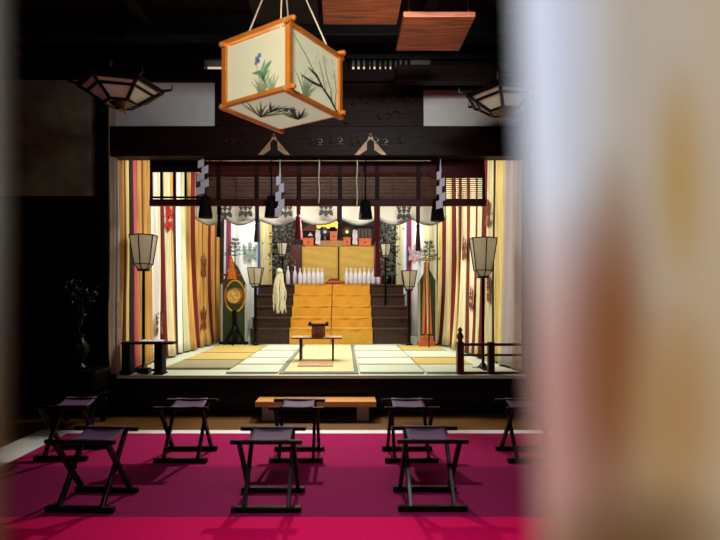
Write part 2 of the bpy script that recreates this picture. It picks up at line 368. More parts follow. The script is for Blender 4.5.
# ------------------------------------------------------------------ offering table and wooden stand
d = 6.12; x0, x1 = X(292, d), X(342, d); zt = Z(336.5, d)
t = thing('offering_table', ((x0+x1)/2, d, SZ+0.02), 'narrow offering table with thin black legs on the central mat', 'table')
for a, b in ((x0, x0+0.24), (x1-0.22, x1)):
    MB().box((a, d-0.13, zt-0.012), (b, d+0.13, zt)).build('end_board', mat('red_edge_board', (196, 150, 120), 0.5), t, bevel=0.002)
MB().box((x0+0.24, d-0.12, zt-0.02), (x1-0.22, d+0.12, zt-0.008)).build('table_board', redl, t)
MB().box((x0, d-0.135, zt-0.018), (x1, d-0.131, zt-0.006)).build('edge_strip', redl, t)
for xx in (X(301, d), X(333, d)):
    for yy in (d-0.1, d+0.1): MB().box((xx-0.01, yy-0.01, SZ+0.02), (xx+0.01, yy+0.01, zt-0.012)).build('leg', black, t)
x0, x1 = X(311, d), X(326, d)
t = thing('wooden_stand', ((x0+x1)/2, d, zt), 'small red-brown box-shaped stand on the offering table', 'stand')
MB().box((x0+0.01, d-0.06, zt), (x1-0.01, d+0.06, zt+0.13)).build('body', mat('carmine_wood', (142, 74, 50), 0.6, vary=0.25), t, bevel=0.003)
MB().box((x0-0.03, d-0.09, zt+0.13), (x1+0.03, d+0.09, zt+0.15)).build('tray', redw, t, bevel=0.004)
v = MB(); 
for k in range(12):
    a = k*math.pi/6; v.ball(((x0+x1)/2+0.03*math.cos(a), d-0.062, zt+0.065+0.03*math.sin(a)), 0.006, 6)
v.build('ring_ornament', redl, t)
for s_ in (-1, 1): MB().box(((x0+x1)/2+s_*0.1-0.012, d-0.09, zt+0.15), ((x0+x1)/2+s_*0.1+0.012, d+0.09, zt+0.17)).build('tray_rim', redw, t)

# ------------------------------------------------------------------ stairs
d0 = 8.3; risers = [(340, 8.30), (329, 8.5), (318, 8.72), (306, 8.95), (294.5, 9.18)]
tops = [Z(328.5, 8.3), Z(317.5, 8.5), Z(306, 8.72), Z(294.5, 8.95), Z(284.5, 9.18)]
def stair_profile(xa, xb, name, m, grow=0.0):
    v = MB(); 
    for i, (py, d) in enumerate(risers):
        zb = SZ if i == 0 else tops[i-1]
        v.box((xa, d, SZ), (xb, 9.9 if i == 4 else risers[i+1][1], tops[i]))
    return v
t = thing('altar_stairs', (-0.25, 8.8, SZ), 'dark wooden flight of steps up to the altar', 'stairs')
for k, (a, b) in enumerate(((X(250, 8.3), X(288.5, 8.3)), (X(373.5, 8.3), X(410, 8.3)))):
    for i in range(5):
        d = risers[i][1]+0.02
        MB().box((a, d, SZ if i == 0 else tops[i-1]), (b, 9.95, tops[i]-0.02)).build('step', mat('dark_stair_wood', (58, 34, 26), 0.5, vary=0.3), t)
        MB().box((a-0.01, d-0.03, tops[i]-0.02), (b+0.01, 9.95, tops[i])).build('tread', mat('worn_tread_wood', (74, 44, 34), 0.5), t, bevel=0.004)
xa, xb, xm = X(289.5, 8.3), X(372.5, 8.3), X(331, 8.3)
for i in range(5):
    d = risers[i][1]
    MB().box((xa, d+0.03, SZ if i == 0 else tops[i-1]), (xb, 9.95, tops[i]-0.005)).build('step', blackw, t)
t2 = thing('stair_cloth', (xm, 8.28, SZ), 'ochre cloth laid down the middle of the altar stairs', 'cloth')
for s_, (a, b) in enumerate(((xa, xm-0.006), (xm+0.006, xb))):
    v = MB()
    pts = [(8.29, SZ+0.005)]
    for i in range(5):
        d = risers[i][1]; pts += [(d-0.002, tops[i]-0.03), (d-0.012, tops[i]+0.004)]
        nd = risers[i+1][1] if i < 4 else 9.3
        pts += [(nd-0.006, tops[i]+0.006)]
    seed = random.random()*9
    def f(u, w_, a=a, b=b, pts=pts, seed=seed):
        k = int(round(w_*(len(pts)-1))); y, z = pts[k]
        sh = (k/len(pts))*0.03
        return Vector((a+(b-a)*u, y-0.010*abs(math.sin(u*7+k*1.7+seed)), z-0.008*math.sin(u*math.pi)*(1 if k % 3 else 0)))
    v.sheet(f, 16, len(pts)-1, 0.004); v.build('cloth_half', ochrec, t2)
MB().box((xm-0.006, 8.27, SZ), (xm+0.006, 8.283, tops[0])).build('seam', edgeg, t2)

# bottles at the top of the stairs
def make_bottle(loc, label):
    o = MB().lathe(loc, [(0.030, 0), (0.036, 0.01), (0.037, 0.14), (0.030, 0.19), (0.013, 0.23), (0.012, 0.27), (0.016, 0.28), (0.010, 0.30)], 14).build('porcelain_bottle', bottlem, None, smooth=True)
    return tag(o, label, 'bottle', 'white bottles above the stairs')
zb = tops[4]+0.012
bp = None
px_left = [288, 295, 300, 304.5, 309, 313.5, 318, 322]; px_right = [346.5, 351, 355.5, 360, 364.5, 369, 373.5, 378.5]
for k, px in enumerate(px_left+px_right):
    d = 9.26 if k not in (0, 1) else 9.36
    side = 'left' if k < 8 else 'right'; kk = k+1 if k < 8 else k-7
    ow = ['first', 'second', 'third', 'fourth', 'fifth', 'sixth', 'seventh', 'eighth'][kk-1]
    lb = 'white bottle on the altar step, %s from the left in the %s row' % (ow, side)
    loc = (X(px, d), d, zb)
    if bp is None: bp = make_bottle(loc, lb)
    else:
        c = copy_tree(bp, loc, lb)
    (bp if k == 0 else c).scale = (1.06, 1.06, 1.08 if k < 2 else 0.95)
# low red offering basket between the rows
d = 9.24; x0, x1 = X(325.2, d), X(343.2, d)
zb += 0.003
t = thing('offering_tray', ((x0+x1)/2, d+0.1, zb), 'low red-orange tray with dark heaped offering between the bottle rows', 'tray')
MB().box((x0, d, zb), (x1, d+0.2, zb+0.05)).build('tray_body', orange, t, bevel=0.004)
v = MB()
for k in range(9): v.box((x0+0.02+k*0.05, d-0.006, zb+0.008), (x0+0.045+k*0.05, d-0.001, zb+0.036))
v.build('cutouts', redl, t)
v = MB().ball(((x0+x1)/2, d+0.1, zb+0.05), 0.1, 14, (1.2, 0.8, 0.48)); v.build('offering', mat('dark_red_heap', (84, 34, 20), 0.7, vary=0.4), t, smooth=True)

# ------------------------------------------------------------------ altar with ochre drapes
d = 9.6
x0, x1 = X(302, d), X(374.5, d); za = Z(246, d)
t = thing('altar_table', ((x0+x1)/2, d+0.3, zb), 'upper altar table hung with two pale ochre cloths', 'altar')
MB().box((x0, d+0.03, zb), (x1, d+0.5, za-0.01)).build('body', redw, t)
MB().box((X(290, d), d+0.15, zb), (x0-0.005, d+0.5, za+0.04)).build('side_panel', redl, t)
MB().box((x1+0.005, d+0.15, zb), (X(386, d), d+0.5, za+0.04)).build('side_panel', redl, t)
MB().box((x0-0.01, d, za-0.01), (x1+0.01, d+0.5, za+0.004)).build('top_board', benchw, t, bevel=0.003)
for a, b in ((x0, X(338, d)), (X(339.3, d), x1)):
    def f(u, w_, a=a, b=b): return Vector((a+(b-a)*u, d+0.005-0.008*math.sin(u*5+w_*9)*math.sin(w_*17), zb+0.005+(za-zb-0.02)*w_))
    v = MB(); v.sheet(f, 12, 26, 0.004); v.build('drape', ochrep, t, smooth=True)
# shelf box and objects on the altar
zs = za+0.012
tag(MB().box((X(318, d), d+0.1, zs), (X(345, d), d+0.3, Z(240, d))).build('wooden_plinth', mat('tan_wood', (170, 130, 70), 0.6), bevel=0.003), 'tan wooden plinth in the centre of the altar top', 'plinth')
def altar_box(pa, pb, py, label, dd=9.63, z=None, kn=True):
    z = zs if z is None else z
    a, b = X(pa, dd), X(pb, dd); t = thing('offering_box', ((a+b)/2, dd+0.06, z), label, 'box', 'orange offering boxes')
    MB().box((a, dd, z), (b, dd+0.08, Z(py, dd))).build('box_body', orange, t, bevel=0.003)
    MB().box((a-0.01, dd-0.008, Z(py, dd)), (b+0.01, dd+0.09, Z(py, dd)+0.012)).build('rim', orange, t)
    MB().ball(((a+b)/2, dd-0.002, (z+Z(py, dd))/2), 0.014, 8).build('hole', blackw, t)
altar_box(303, 313.5, 238.5, 'orange footed offering box at the left end of the altar')
altar_box(343.5, 350.5, 238, 'narrow orange offering box right of the altar centre')
altar_box(359, 371, 239, 'wide orange offering box at the right end of the altar')
altar_box(330, 337, 232, 'orange offering box raised on the tan plinth', 9.72, Z(240, 9.6)+0.002)
# little house shrine
a, b = X(304, 9.8), X(317, 9.8)
t = thing('miniature_shrine', ((a+b)/2, 9.85, zs), 'little brown arched-roof shrine behind the left offering box', 'shrine')
MB().box((a, 9.8, zs), (b, 9.95, Z(231, 9.8))).build('body', redw, t)
v = MB(); pts = [((i/10-0.5)*(b-a+0.06), 0.12*math.sin(math.pi*i/10)) for i in range(11)]
v.poly(((a+b)/2, 9.87, Z(231, 9.8)), (1,0,0), (0,0,1), pts, 0.2); v.build('roof', mat('brown_thatch', (96, 50, 36), 0.8), t)
MB().poly(((a+b)/2, 9.765, Z(236, 9.8)), (1,0,0), (0,0,1), [(-0.05,0),(0.05,0),(0.0,0.06)], 0.004).build('paper_ornament', shidem, t)
a, b = X(357, 9.8), X(372, 9.8)
t = thing('miniature_shrine', ((a+b)/2, 9.85, zs), 'grey latticed miniature shrine behind the right offering box', 'shrine')
MB().box((a, 9.8, zs), (b, 9.95, Z(228, 9.8))).build('body', mat('grey_wood', (84, 70, 66), 0.7), t)
v = MB()
for k in range(5): v.box((a+k*(b-a)/4.3, 9.79, zs+0.02), (a+k*(b-a)/4.3+0.012, 9.799, Z(229, 9.8)))
v.build('lattice', blackw, t); MB().box((a-0.03, 9.77, Z(228, 9.8)), (b+0.03, 9.98, Z(228, 9.8)+0.03)).build('roof', blackw, t)
for px, lb in ((325, 'round black mirror ornament with pale centre, left of the altar middle'), (347, 'round black mirror ornament with yellow centre, right of the altar middle')):
    c = P(px, 232, 9.85)
    t = thing('mirror_ornament', (c.x, c.y, zs), lb, 'mirror', 'round mirrors on the altar')
    k0 = len([0])
    v = MB().tube([c+Vector((0,-0.02,0)), c+Vector((0,0.02,0))], 0.085, 24); v.build('disc', black, t)
    MB().tube([c+Vector((0,-0.03,0)), c+Vector((0,-0.021,0))], 0.03, 16).build('centre', gold if px > 330 else shidem, t)
    v = MB(); v.box((c.x-0.02, c.y-0.02, zs if px > 345 else Z(240, 9.6)+0.0), (c.x+0.02, c.y+0.02, c.z-0.07)); v.build('foot', redl, t)
# gold canopy cusps
t = thing('gold_canopy', (X(328, 9.95), 9.95, Z(229, 9.95)), 'scalloped gold metal canopy over the altar centre', 'canopy')
for k in range(5):
    c = P(319+k*4.6, 224.5 if k % 2 else 226, 9.95)
    MB().tube([c+Vector((0,-0.015,0)), c+Vector((0,0.015,0))], 0.05, 14).build('gold_lobe', gold, t)
MB().box((X(316, 9.95), 9.98, Z(223, 9.95)), (X(341, 9.95), 10.19, Z(220, 9.95))).build('rail', gold, t)

# zigzag paper streamers
def shide(px, py0, py1, d, wpx, label, name='paper_streamer', cord=None):
    top = P(px, py0, d); hgt = (py1-py0)*d/F; wd = wpx*d/F; n = 5
    t = thing(name, (top.x, d, top.z-hgt), label, 'paper streamer', 'white zigzag paper streamers')
    v = MB()
    for k in range(n):
        z0 = -hgt*(0.18+0.82*k/n); z1 = -hgt*(0.18+0.82*(k+1)/n)-0.012; sd = 1 if k % 2 else -1
        off = sd*wd*0.14; ww = wd*(0.20+0.12*(k/n))
        v.poly((top.x+off, d-0.006*k, top.z), (1,0,0.0), (0,0,1), [(-ww, z0-wd*0.10), (ww, z0+wd*0.10), (ww, z1+wd*0.12), (-ww, z1-wd*0.05)], 0.002)
    v.build('zigzag_paper', shidem, t)
    v = MB().tube([(top.x, d, Z(158.5, d)), top, top+Vector((0.0, 0, -hgt*0.2))], [0.003, 0.004, 0.012], 6); v.build('fold_top', shidem, t)
    return t
for px, lb in ((318, 'white folded paper stand left of the altar centre'), (355, 'white folded paper stand right of the altar centre')):
    c = P(px, 246, 9.62)
    t = thing('paper_wand', (c.x, 9.62, zs), lb, 'paper wand', 'paper wands on the altar')
    MB().tube([(c.x, 9.625, zs), (c.x, 9.625, Z(229, 9.62))], 0.006, 6).build('stick', benchw, t)
    v = MB()
    for s_ in (-1, 1):
        for k in range(4):
            v.poly((c.x+s_*(0.016+0.006*(k % 2)), 9.61-0.003*k, Z(230, 9.62)-0.066*k), (1,0,0), (0,0,1), [(-0.024, 0), (0.024, -0.012*s_), (0.024, -0.070-0.008*s_), (-0.024, -0.070)], 0.002)
    v.build('zigzag_paper', shidem, t)

# ------------------------------------------------------------------ caged paper lanterns on poles
def pole_lantern(px, ytop, ybot, wtop, d, floor_z, label, post_w=0.012, grp='caged paper lanterns on poles', base=True):
    c = Vector((X(px, d), d, floor_z)); R = wtop*d/F/2; zt = Z(ytop, d); zb_ = Z(ybot, d); h = zt-zb_
    t = thing('pole_lantern', c, label, 'lantern', grp)
    prof = [(R*0.30, zb_-c.z+h*0.02), (R*0.62, zb_-c.z+h*0.17), (R*0.96, zt-c.z-0.004)]
    n = 6; a0 = math.pi/6
    MB().lathe(c, prof, n, a0).build('paper_shade', paper, t)
    v = MB(); R2 = [(R*0.31, zb_-c.z), (R*0.66, zb_-c.z+h*0.17), (R*1.0, zt-c.z)]; th = 0.006 if d < 7 else 0.007
    for k in range(n):
        a = a0+k*2*math.pi/n; b = a0+(k+1)*2*math.pi/n
        pt = lambda i, an: c+Vector((R2[i][0]*math.cos(an), R2[i][0]*math.sin(an), R2[i][1]))
        v.tube([pt(0, a), pt(1, a), pt(2, a)], th, 5)
        v.tube([pt(2, a), pt(2, b)], th, 5); v.tube([pt(1, a), pt(1, b)], th*0.8, 5)
    v.build('cage', black, t)
    MB().lathe(c, [(R*0.42, zb_-c.z-0.012), (R*0.5, zb_-c.z+0.005), (R*0.3, zb_-c.z+0.012)], 12).build('cup', black, t, smooth=True)
    MB().tube([(c.x, c.y, c.z+0.03 if base else c.z), (c.x, c.y, zb_-0.01)], post_w, 10).build('pole', black, t, smooth=True)
    if base:
        MB().lathe(c, [(0.11, 0), (0.11, 0.012), (0.05, 0.03), (0.02, 0.07)], 16).build('foot', black, t, smooth=True)
        MB().bar(c+Vector((-0.115, 0, 0.012)), c+Vector((0.115, 0, 0.012)), 0.03, 0.024).build('cross_foot', black, t)
    return t
pole_lantern(143.5, 235.5, 270, 27, 5.36, SZ, 'large caged paper lantern at the left front of the stage behind the low bench', 0.016)
pole_lantern(483, 238.5, 277, 28, 5.50, SZ, 'large caged paper lantern at the right front of the stage behind the railing', 0.016)
pole_lantern(255.5, 268, 287, 17, 7.95, SZ, 'small caged paper lantern beside the gold drum, left of the stairs', 0.024)
pole_lantern(409, 271, 290, 17, 7.95, SZ, 'small caged paper lantern before the right-hand dark steps', 0.024)
pole_lantern(282.5, 243, 257, 12, 8.84, tops[2]+0.001, 'tiny paper lantern at the left of the altar above the white bottles', 0.02, base=False)
pole_lantern(385.5, 244, 258, 12, 8.84, tops[2]+0.001, 'tiny paper lantern at the right of the altar above the white bottles', 0.02, base=False)

# silver foliage in dark masses either side of the altar
def foliage_mass(pxa, pxb, pya, pyb, d, label, n=420):
    z0 = zb-0.01
    cx = X((pxa+pxb)/2, d); t = thing('sacred_tree', (cx, d, z0), label, 'plant', 'dark leafy branches flanking the altar')
    v = MB(); v.lathe((cx, d, z0), [(0.07, 0), (0.09, 0.1), (0.07, 0.16)], 12); v.build('pot', black, t)
    v = MB(); w_ = MB()
    for i in range(8):
        a = i*0.8; v.tube([(cx, d, z0+0.15), P((pxa+pxb)/2+random.uniform(-3, 3), (pya+pyb)/2, d), P(random.uniform(pxa, pxb), random.uniform(pya, (pya+pyb)/2), d+random.uniform(-.08, .08))], [0.012, 0.008, 0.003], 5)
    v.build('branch', blackw, t)
    for i in range(n):
        p = P(random.gauss((pxa+pxb)/2, (pxb-pxa)/4.5), random.uniform(pya, pyb), d+random.uniform(-0.12, 0.12))
        dr = Vector((random.uniform(-1,1), random.uniform(-1,1), random.uniform(-1,1))).normalized(); sd = dr.cross(Vector((0.3, 1, 0.2))).normalized()
        w_.poly(p, dr, sd, [(0,0), (0.03,0.017), (0.06,0), (0.03,-0.017)], 0.0015)
    w_.build('foliage', mat('silvery_leaf', (96, 102, 96), 0.4, vary=0.8, scale=(30, 30, 30)), t)
foliage_mass(268, 296, 222, 276, 9.55, 'silvery-leaved branches in a dark pot left of the altar')
foliage_mass(377, 398, 222, 276, 9.55, 'silvery-leaved branches in a dark pot right of the altar')

# white hemp wand hanging at left of stairs
c = P(279, 316, 8.15)
t = thing('hemp_tassel', (c.x, 8.15, c.z), 'long cream bundle of hemp fibres hanging before the dark left steps', 'tassel')
v = MB(); top = P(279.5, 270, 8.15)
for i in range(60):
    a = random.uniform(0, 6.28); r = random.uniform(0.02, 0.095); L_ = random.uniform(0.45, 0.70)
    pts = []
    for k in range(9):
        u = k/8; rr = r*min(1, 0.25+u*1.6)
        pts.append(top+Vector((math.cos(a)*rr+0.01*math.sin(u*14+i), math.sin(a)*rr*0.7, -L_*u+0.008*math.sin(u*20+i))))
    v.tube(pts, [0.010]*8+[0.005], 5)
v.build('fibre', mat('cream_hemp', (226, 222, 190), 0.9), t, smooth=True)
MB().ball(top+Vector((0,0,-0.02)), 0.05, 12).build('knot', mat('cream_hemp', (0,0,0)), t, smooth=True)
MB().tube([top, (top.x, 8.15, 3.518)], 0.004, 6).build('cord', black, t)

# ------------------------------------------------------------------ drum and standards
d = 8.0; c = Vector((X(234, d), d, SZ))
t = thing('flame_drum', c, 'small gold hanging drum in a flame-topped frame on a dark stand, left of the stairs', 'drum')
dc = P(235, 296, d)
MB().tube([dc+Vector((0,-0.09,0)), dc+Vector((0,-0.05,0)), dc+Vector((0,0.05,0)), dc+Vector((0,0.09,0))], [0.11, 0.128, 0.128, 0.11], 28).build('drum_body', mat('gold_drum_shell', (176, 120, 40), 0.35, metal=0.5, vary=0.3), t, smooth=True)
MB().tube([dc+Vector((0,-0.096,0)), dc+Vector((0,-0.091,0))], 0.105, 28).build('drum_head', mat('painted_drum_head', (206, 170, 86), 0.5, vary=0.5, scale=(12, 12, 12)), t)
v = MB()
v.tube([dc+Vector((0.0+0.15*math.cos(a*math.pi/14), 0, 0.24*math.sin(a*math.pi/14))) for a in range(29)], 0.014, 8)
v.build('hoop', gold, t, smooth=True)
fl = P(232, 279, d)
v = MB().poly(fl, (1,0,0), (0,0,1), [(-0.07,0),(-0.05,0.08),(-0.065,0.14),(-0.03,0.17),(-0.035,0.24),(-0.004,0.36),(0.03,0.24),(0.028,0.17),(0.06,0.13),(0.05,0.07),(0.07,0)], 0.03)
v.build('flame', mat('flame_orange', (222, 132, 30), 0.4, metal=0.3, vary=0.3), t)
v = MB().poly(P(232, 275, d+0.03), (1,0,0), (0,0,1), [(-0.15,0.012),(-0.02,0.03),(0.15,0.012),(0.15,-0.012),(-0.02,-0.03),(-0.15,-0.012)], 0.01); v.build('cross_band', C['red'], t)
MB().box((dc.x-0.04, d-0.03, SZ+0.06), (dc.x+0.03, d+0.03, dc.z-0.22)).build('post', black, t, bevel=0.004)
for s_ in (-1, 1):
    MB().tube([(dc.x, d, SZ+0.34), (dc.x+s_*0.10, d, SZ+0.14), (dc.x+s_*0.17, d, SZ+0.0)], [0.03, 0.025, 0.02], 8).build('leg', black, t, smooth=True)
    MB().tube([(dc.x, d, SZ+0.30), (dc.x, d+s_*0.10, SZ+0.12), (dc.x, d+s_*0.15, SZ+0.0)], [0.03, 0.025, 0.02], 8).build('leg', black, t, smooth=True)
def green_screen(pa, pb, ypk, ysh, d, label):
    a, b = X(pa, d), X(pb, d); m = (a+b)/2; h1 = Z(ysh, d)-SZ; h2 = Z(ypk, d)-SZ
    t = thing('pointed_screen', (m, d, SZ), label, 'screen', 'green pointed screens')
    MB().poly((m, d, SZ), (1,0,0), (0,0,1), [(a-m, 0.02), (b-m, 0.02), (b-m, h1), (m-m+(b-a)*0.18, h1+(h2-h1)*0.75), (0, h2), (-(b-a)*0.18, h1+(h2-h1)*0.75), (a-m, h1)], 0.03).build('panel', green, t)
    for s_ in (a, b): MB().box((s_-0.015, d-0.03, SZ), (s_+0.015, d+0.03, SZ+h1)).build('frame_post', mat('pale_grey_post', (190, 184, 176), 0.7), t)
    MB().box((a-0.03, d-0.06, SZ), (b+0.03, d+0.06, SZ+0.04)).build('foot', blackw, t)
green_screen(222, 246, 262, 284, 8.32, 'green pointed brocade screen behind the gold drum')
green_screen(419, 436, 268, 282, 7.99, 'green pointed brocade screen at the right of the stage')
# banner pole with orange tassels at right
d = 7.82; c = Vector((X(426, d), d, SZ))
t = thing('ritual_standard', c, 'pole hung with red and cream streamers in an orange box, before the right green screen', 'standard')
MB().box((c.x-0.12, d-0.1, SZ), (c.x+0.12, d+0.1, SZ+0.09)).build('box_base', mat('terracotta_base', (176, 92, 48), 0.6, vary=0.3), t, bevel=0.004)
MB().box((c.x-0.08, d-0.07, SZ+0.09), (c.x+0.10, d+0.07, SZ+0.17)).build('upper_base', mat('terracotta_base', (0,0,0)), t, bevel=0.004)
MB().tube([(c.x, d, SZ+0.15), (c.x, d, Z(256, d))], 0.012, 8).build('pole', benchw, t)
for k, (cc, o_) in enumerate((('red', -0.012), ('cream', 0.03), ('ochre', -0.05), ('black', 0.07))):
    v = MB(); v.sheet(lambda u, w_, o_=o_, k=k: Vector((c.x+o_*(0.35+0.65*w_)+(u-0.5)*0.034, d-0.02-0.006*math.sin(u*6+k), Z(262, d)-(Z(262, d)-SZ-0.2)*w_)), 4, 8, 0.002)
    v.build('streamer', C[cc] if cc != 'black' else orange, t)
def pine_top(px, py, d, label, pole_to=None):
    c = P(px, py, d); zb_ = c.z-0.15
    base = pole_to if pole_to is not None else SZ
    t = thing('pine_branch', (c.x, d, base), label, 'plant', 'little pines beside the altar')
    MB().tube([(c.x, d, base), (c.x, d, c.z-0.14), (c.x+0.01, d, c.z+0.14)], [0.009, 0.008, 0.004], 6).build('stem', blackw, t)
    v = MB()
    for tier in range(5):
        z = c.z-0.13+tier*0.06; R_ = 0.17*(1-tier/6)
        for k in range(26):
            a = random.uniform(0, 6.28); r = R_*random.uniform(0.5, 1); p = Vector((c.x+math.cos(a)*r, d+math.sin(a)*r*0.6, z+random.uniform(-.015, .02)))
            for q in range(3):
                dr = Vector((random.uniform(-.6,.6), random.uniform(-.5,.5), random.uniform(0.1,1))).normalized()*random.uniform(0.02, 0.05)
                v.tube([p, p+dr], [0.0035, 0.001], 4)
            if k % 4 == 0: v.tube([(c.x, d, z-0.01), p], [0.004, 0.002], 4)
    v.build('needles', pineg, t)
pine_top(235, 247, 8.6, 'little dark pine before the white crested cloth at left')
pine_top(429, 251, 7.62, 'little dark pine above the right green screen', SZ)

# ------------------------------------------------------------------ crests
def crest(o, ux, uz, size, m, parent):
    v = MB(); o = Vector(o); ux = Vector(ux); uz = Vector(uz); n_ = ux.cross(uz).normalized()
    def dot(a, b, r):
        pts = [(a+r*math.cos(k*math.pi/3), b+r*1.25*math.sin(k*math.pi/3)) for k in range(6)]
        v.poly(o, ux*size, uz*size, pts, 0.002)
    for cx, lean, n in ((0, 0, 4), (-0.26, -0.1, 3), (0.26, 0.1, 3)):
        for k in range(n):
            dot(cx+lean*k*0.5, 0.04+0.17*k, 0.085-0.008*k)
            if k < n-1: dot(cx+lean*k*0.5-0.075, 0.12+0.17*k, 0.055); dot(cx+lean*k*0.5+0.075, 0.12+0.17*k, 0.055)
    for cx, r in ((0, 0), (-0.27, 0.6), (0.27, -0.6)):
        pts = [(0,0.02),(0.08,-0.06),(0.17,-0.1),(0.12,-0.2),(0.1,-0.3),(0,-0.42),(-0.1,-0.3),(-0.12,-0.2),(-0.17,-0.1),(-0.08,-0.06)]
        cs, sn = math.cos(-r), math.sin(-r)
        v.poly(o, ux*size, uz*size, [(cx*0.6+a*cs-b*sn*-1*-1, -0.08+a*sn+b*cs) for a, b in pts], 0.002)
    return v.build('crest', m, parent)

# ------------------------------------------------------------------ side curtains of the stage
def dl(px): return 2.52/(0.05+(344-px)/520)
def dr_(px): return 2.40/(0.107+(px-344)/520)
def side_curtain(side, segs, label, crests=()):
    fd = dl if side < 0 else dr_
    xf = (lambda d: -2.52+0.05*d) if side < 0 else (lambda d: 2.40-0.107*d)
    ds = [fd(s[0]) for s in segs]+[fd(segs[-1][1])]
    dm = (min(ds)+max(ds))/2
    t = thing('striped_curtain', (xf(dm), dm, SZ), label, 'curtain', 'striped curtains at the %s of the stage' % ('left' if side < 0 else 'right'))
    z0, z1 = SZ+0.012, 3.45
    for (pa, pb, cc) in segs:
        da, db = fd(pa), fd(pb)
        nu = max(4, int(abs(db-da)/0.018))
        def f(u, v_, da=da, db=db):
            d = da+(db-da)*u; s = d*27.0+1.5*math.sin(d*6.1)
            amp = 0.020*(1.5-0.8*v_)*(0.75+0.5*math.sin(d*5.3))
            hem = 0.02*math.sin(d*17)*(1-v_)
            dw = d+0.035*math.sin(v_*3.1+d*2.0)*(1-v_)+0.02*math.sin(v_*7+d)
            return Vector((xf(d)-side*0+amp*math.sin(s+0.6*math.sin(v_*2.3))+0.004*math.sin(s*2.3+v_*4)-side*0.06*(1-v_)**6*(0.6+0.4*math.sin(d*8)), dw, z0+0.01+hem*0.4+(z1-z0)*v_))
        v = MB(); v.sheet(f, nu, 22, 0.003)
        v.build('cloth' if abs(pb-pa) > 3.2 else 'stripe', C[cc], t, smooth=True)
    for (px, py, sz, m) in crests:
        d = fd(px); o = Vector((xf(d)-side*0.0+(0.03 if side < 0 else -0.03), d, Z(py, d)))
        crest(o, (0, 1 if side > 0 else -1, 0) if side > 0 else (0, 1, 0), (0, 0, 1), sz, m, t)
    return t
side_curtain(-1, [(111.5, 114.5, 'taupe'), (114.5, 118, 'lav')], 'grey-lavender curtain edge at the left post of the stage')
side_curtain(-1, [(118, 123, 'ochre'), (123, 124.5, 'brown'), (124.5, 130, 'yellow'), (130, 133, 'black'), (133, 136, 'pink')], 'ochre striped curtain with black and pink band, left of the large lantern')
side_curtain(-1, [(136, 142, 'ochre'), (142, 143.5, 'brown'), (143.5, 151, 'ochre'), (151, 152, 'black'), (152, 156, 'white'), (156, 160, 'cream'), (160, 164, 'dred')], 'ochre and white striped curtain behind the left large lantern', [(157, 325, 0.3, crestm)])
side_curtain(-1, [(164, 169, 'cream'), (169, 173.5, 'ochre'), (173.5, 176, 'black'), (176, 181, 'white'), (181, 182, 'brown'), (182, 186, 'sage'), (186, 191, 'ochre'), (191, 194.5, 'dred')], 'white and ochre striped curtain with black line above the olive mat', [(167, 218, 0.35, C['red'])])
side_curtain(-1, [(194.5, 196.5, 'white'), (196.5, 203, 'ochre'), (203, 204, 'brown'), (204, 208.5, 'ochre'), (208.5, 211.5, 'dred')], 'wide ochre crested curtain with red edge beside the gold mats', [(202, 267, 0.34, crestm), (202, 320, 0.34, crestm)])
side_curtain(-1, [(211.5, 215.5, 'ochre'), (215.5, 216.5, 'brown'), (216.5, 220.5, 'ochre'), (220.5, 223, 'black'), (223, 226, 'white'), (226, 228.5, 'purple')], 'innermost left curtain, ochre with black, white and purple edge', [])
side_curtain(1, [(437, 442.5, 'yellow'), (442.5, 446, 'dred'), (446, 449, 'cream'), (449, 453, 'yellow'), (453, 455.5, 'dred')], 'innermost right curtain, yellow and cream with red stripes')
side_curtain(1, [(455.5, 457, 'white'), (457, 459.5, 'yellow'), (459.5, 462.5, 'dred'), (462.5, 465, 'cream'), (465, 467.5, 'sage'), (467.5, 470, 'dred')], 'narrow yellow and cream striped curtain behind the railing post', [(466, 250, 0.3, crestm)])
side_curtain(1, [(470, 476, 'cream'), (476, 478, 'dred'), (478, 481, 'sage'), (481, 484, 'yellow'), (484, 487, 'dred')], 'cream and yellow striped curtain behind the right large lantern', [(473, 300, 0.3, crestm)])
side_curtain(1, [(487, 493, 'cream'), (493, 496.5, 'black'), (496.5, 505, 'yellow')], 'cream crested curtain with black stripe at the right', [(490, 215, 0.3, crestm), (490, 290, 0.3, crestm)])
side_curtain(1, [(505, 514, 'lav'), (514, 527, 'taupe')], 'grey-taupe curtain edge at the right post of the stage')

# cloths across the back of the stage, either side of the altar
def back_curtain(segs, d, label, crests=(), z0=None, z1=3.45):
    t = thing('back_curtain', (X((segs[0][0]+segs[-1][1])/2, d), d, SZ), label, 'curtain', 'curtains at the back of the stage')
    for pa, pb, cc in segs:
        a, b = X(pa, d), X(pb, d); nu = max(3, int((b-a)/0.03))
        v = MB(); v.sheet(lambda u, v_, a=a, b=b: Vector((a+(b-a)*u, d+0.03*math.sin((a+(b-a)*u)*26)*(1.2-0.6*v_), SZ+0.012+(z1-SZ-0.02)*v_)), nu, 8, 0.003)
        v.build('cloth' if pb-pa > 4 else 'stripe', C[cc], t, smooth=True)
    for px, py, sz, m in crests:
        crest(P(px, py, d-0.05), (1,0,0), (0,0,1), sz, m, t)
    return t
back_curtain([(228.5, 231, 'red'), (231, 257.5, 'white'), (257.5, 260, 'blue'), (260, 264, 'yellow'), (264, 267, 'cream'), (267, 272, 'yellow')], 10.02, 'white crested curtain with blue and yellow stripes behind the drum', [(250, 252, 0.32, mat('grey_green_dye', (140, 158, 150), 0.9))])
back_curtain([(396, 403, 'cream'), (403, 406.5, 'white'), (406.5, 409.5, 'purple'), (409.5, 411.5, 'red'), (411.5, 424, 'white'), (424, 437, 'cream')], 10.02, 'white and cream striped curtain behind the right small lantern', [(415, 254, 0.30, mat('rose_dye', (200, 160, 166), 0.9))])

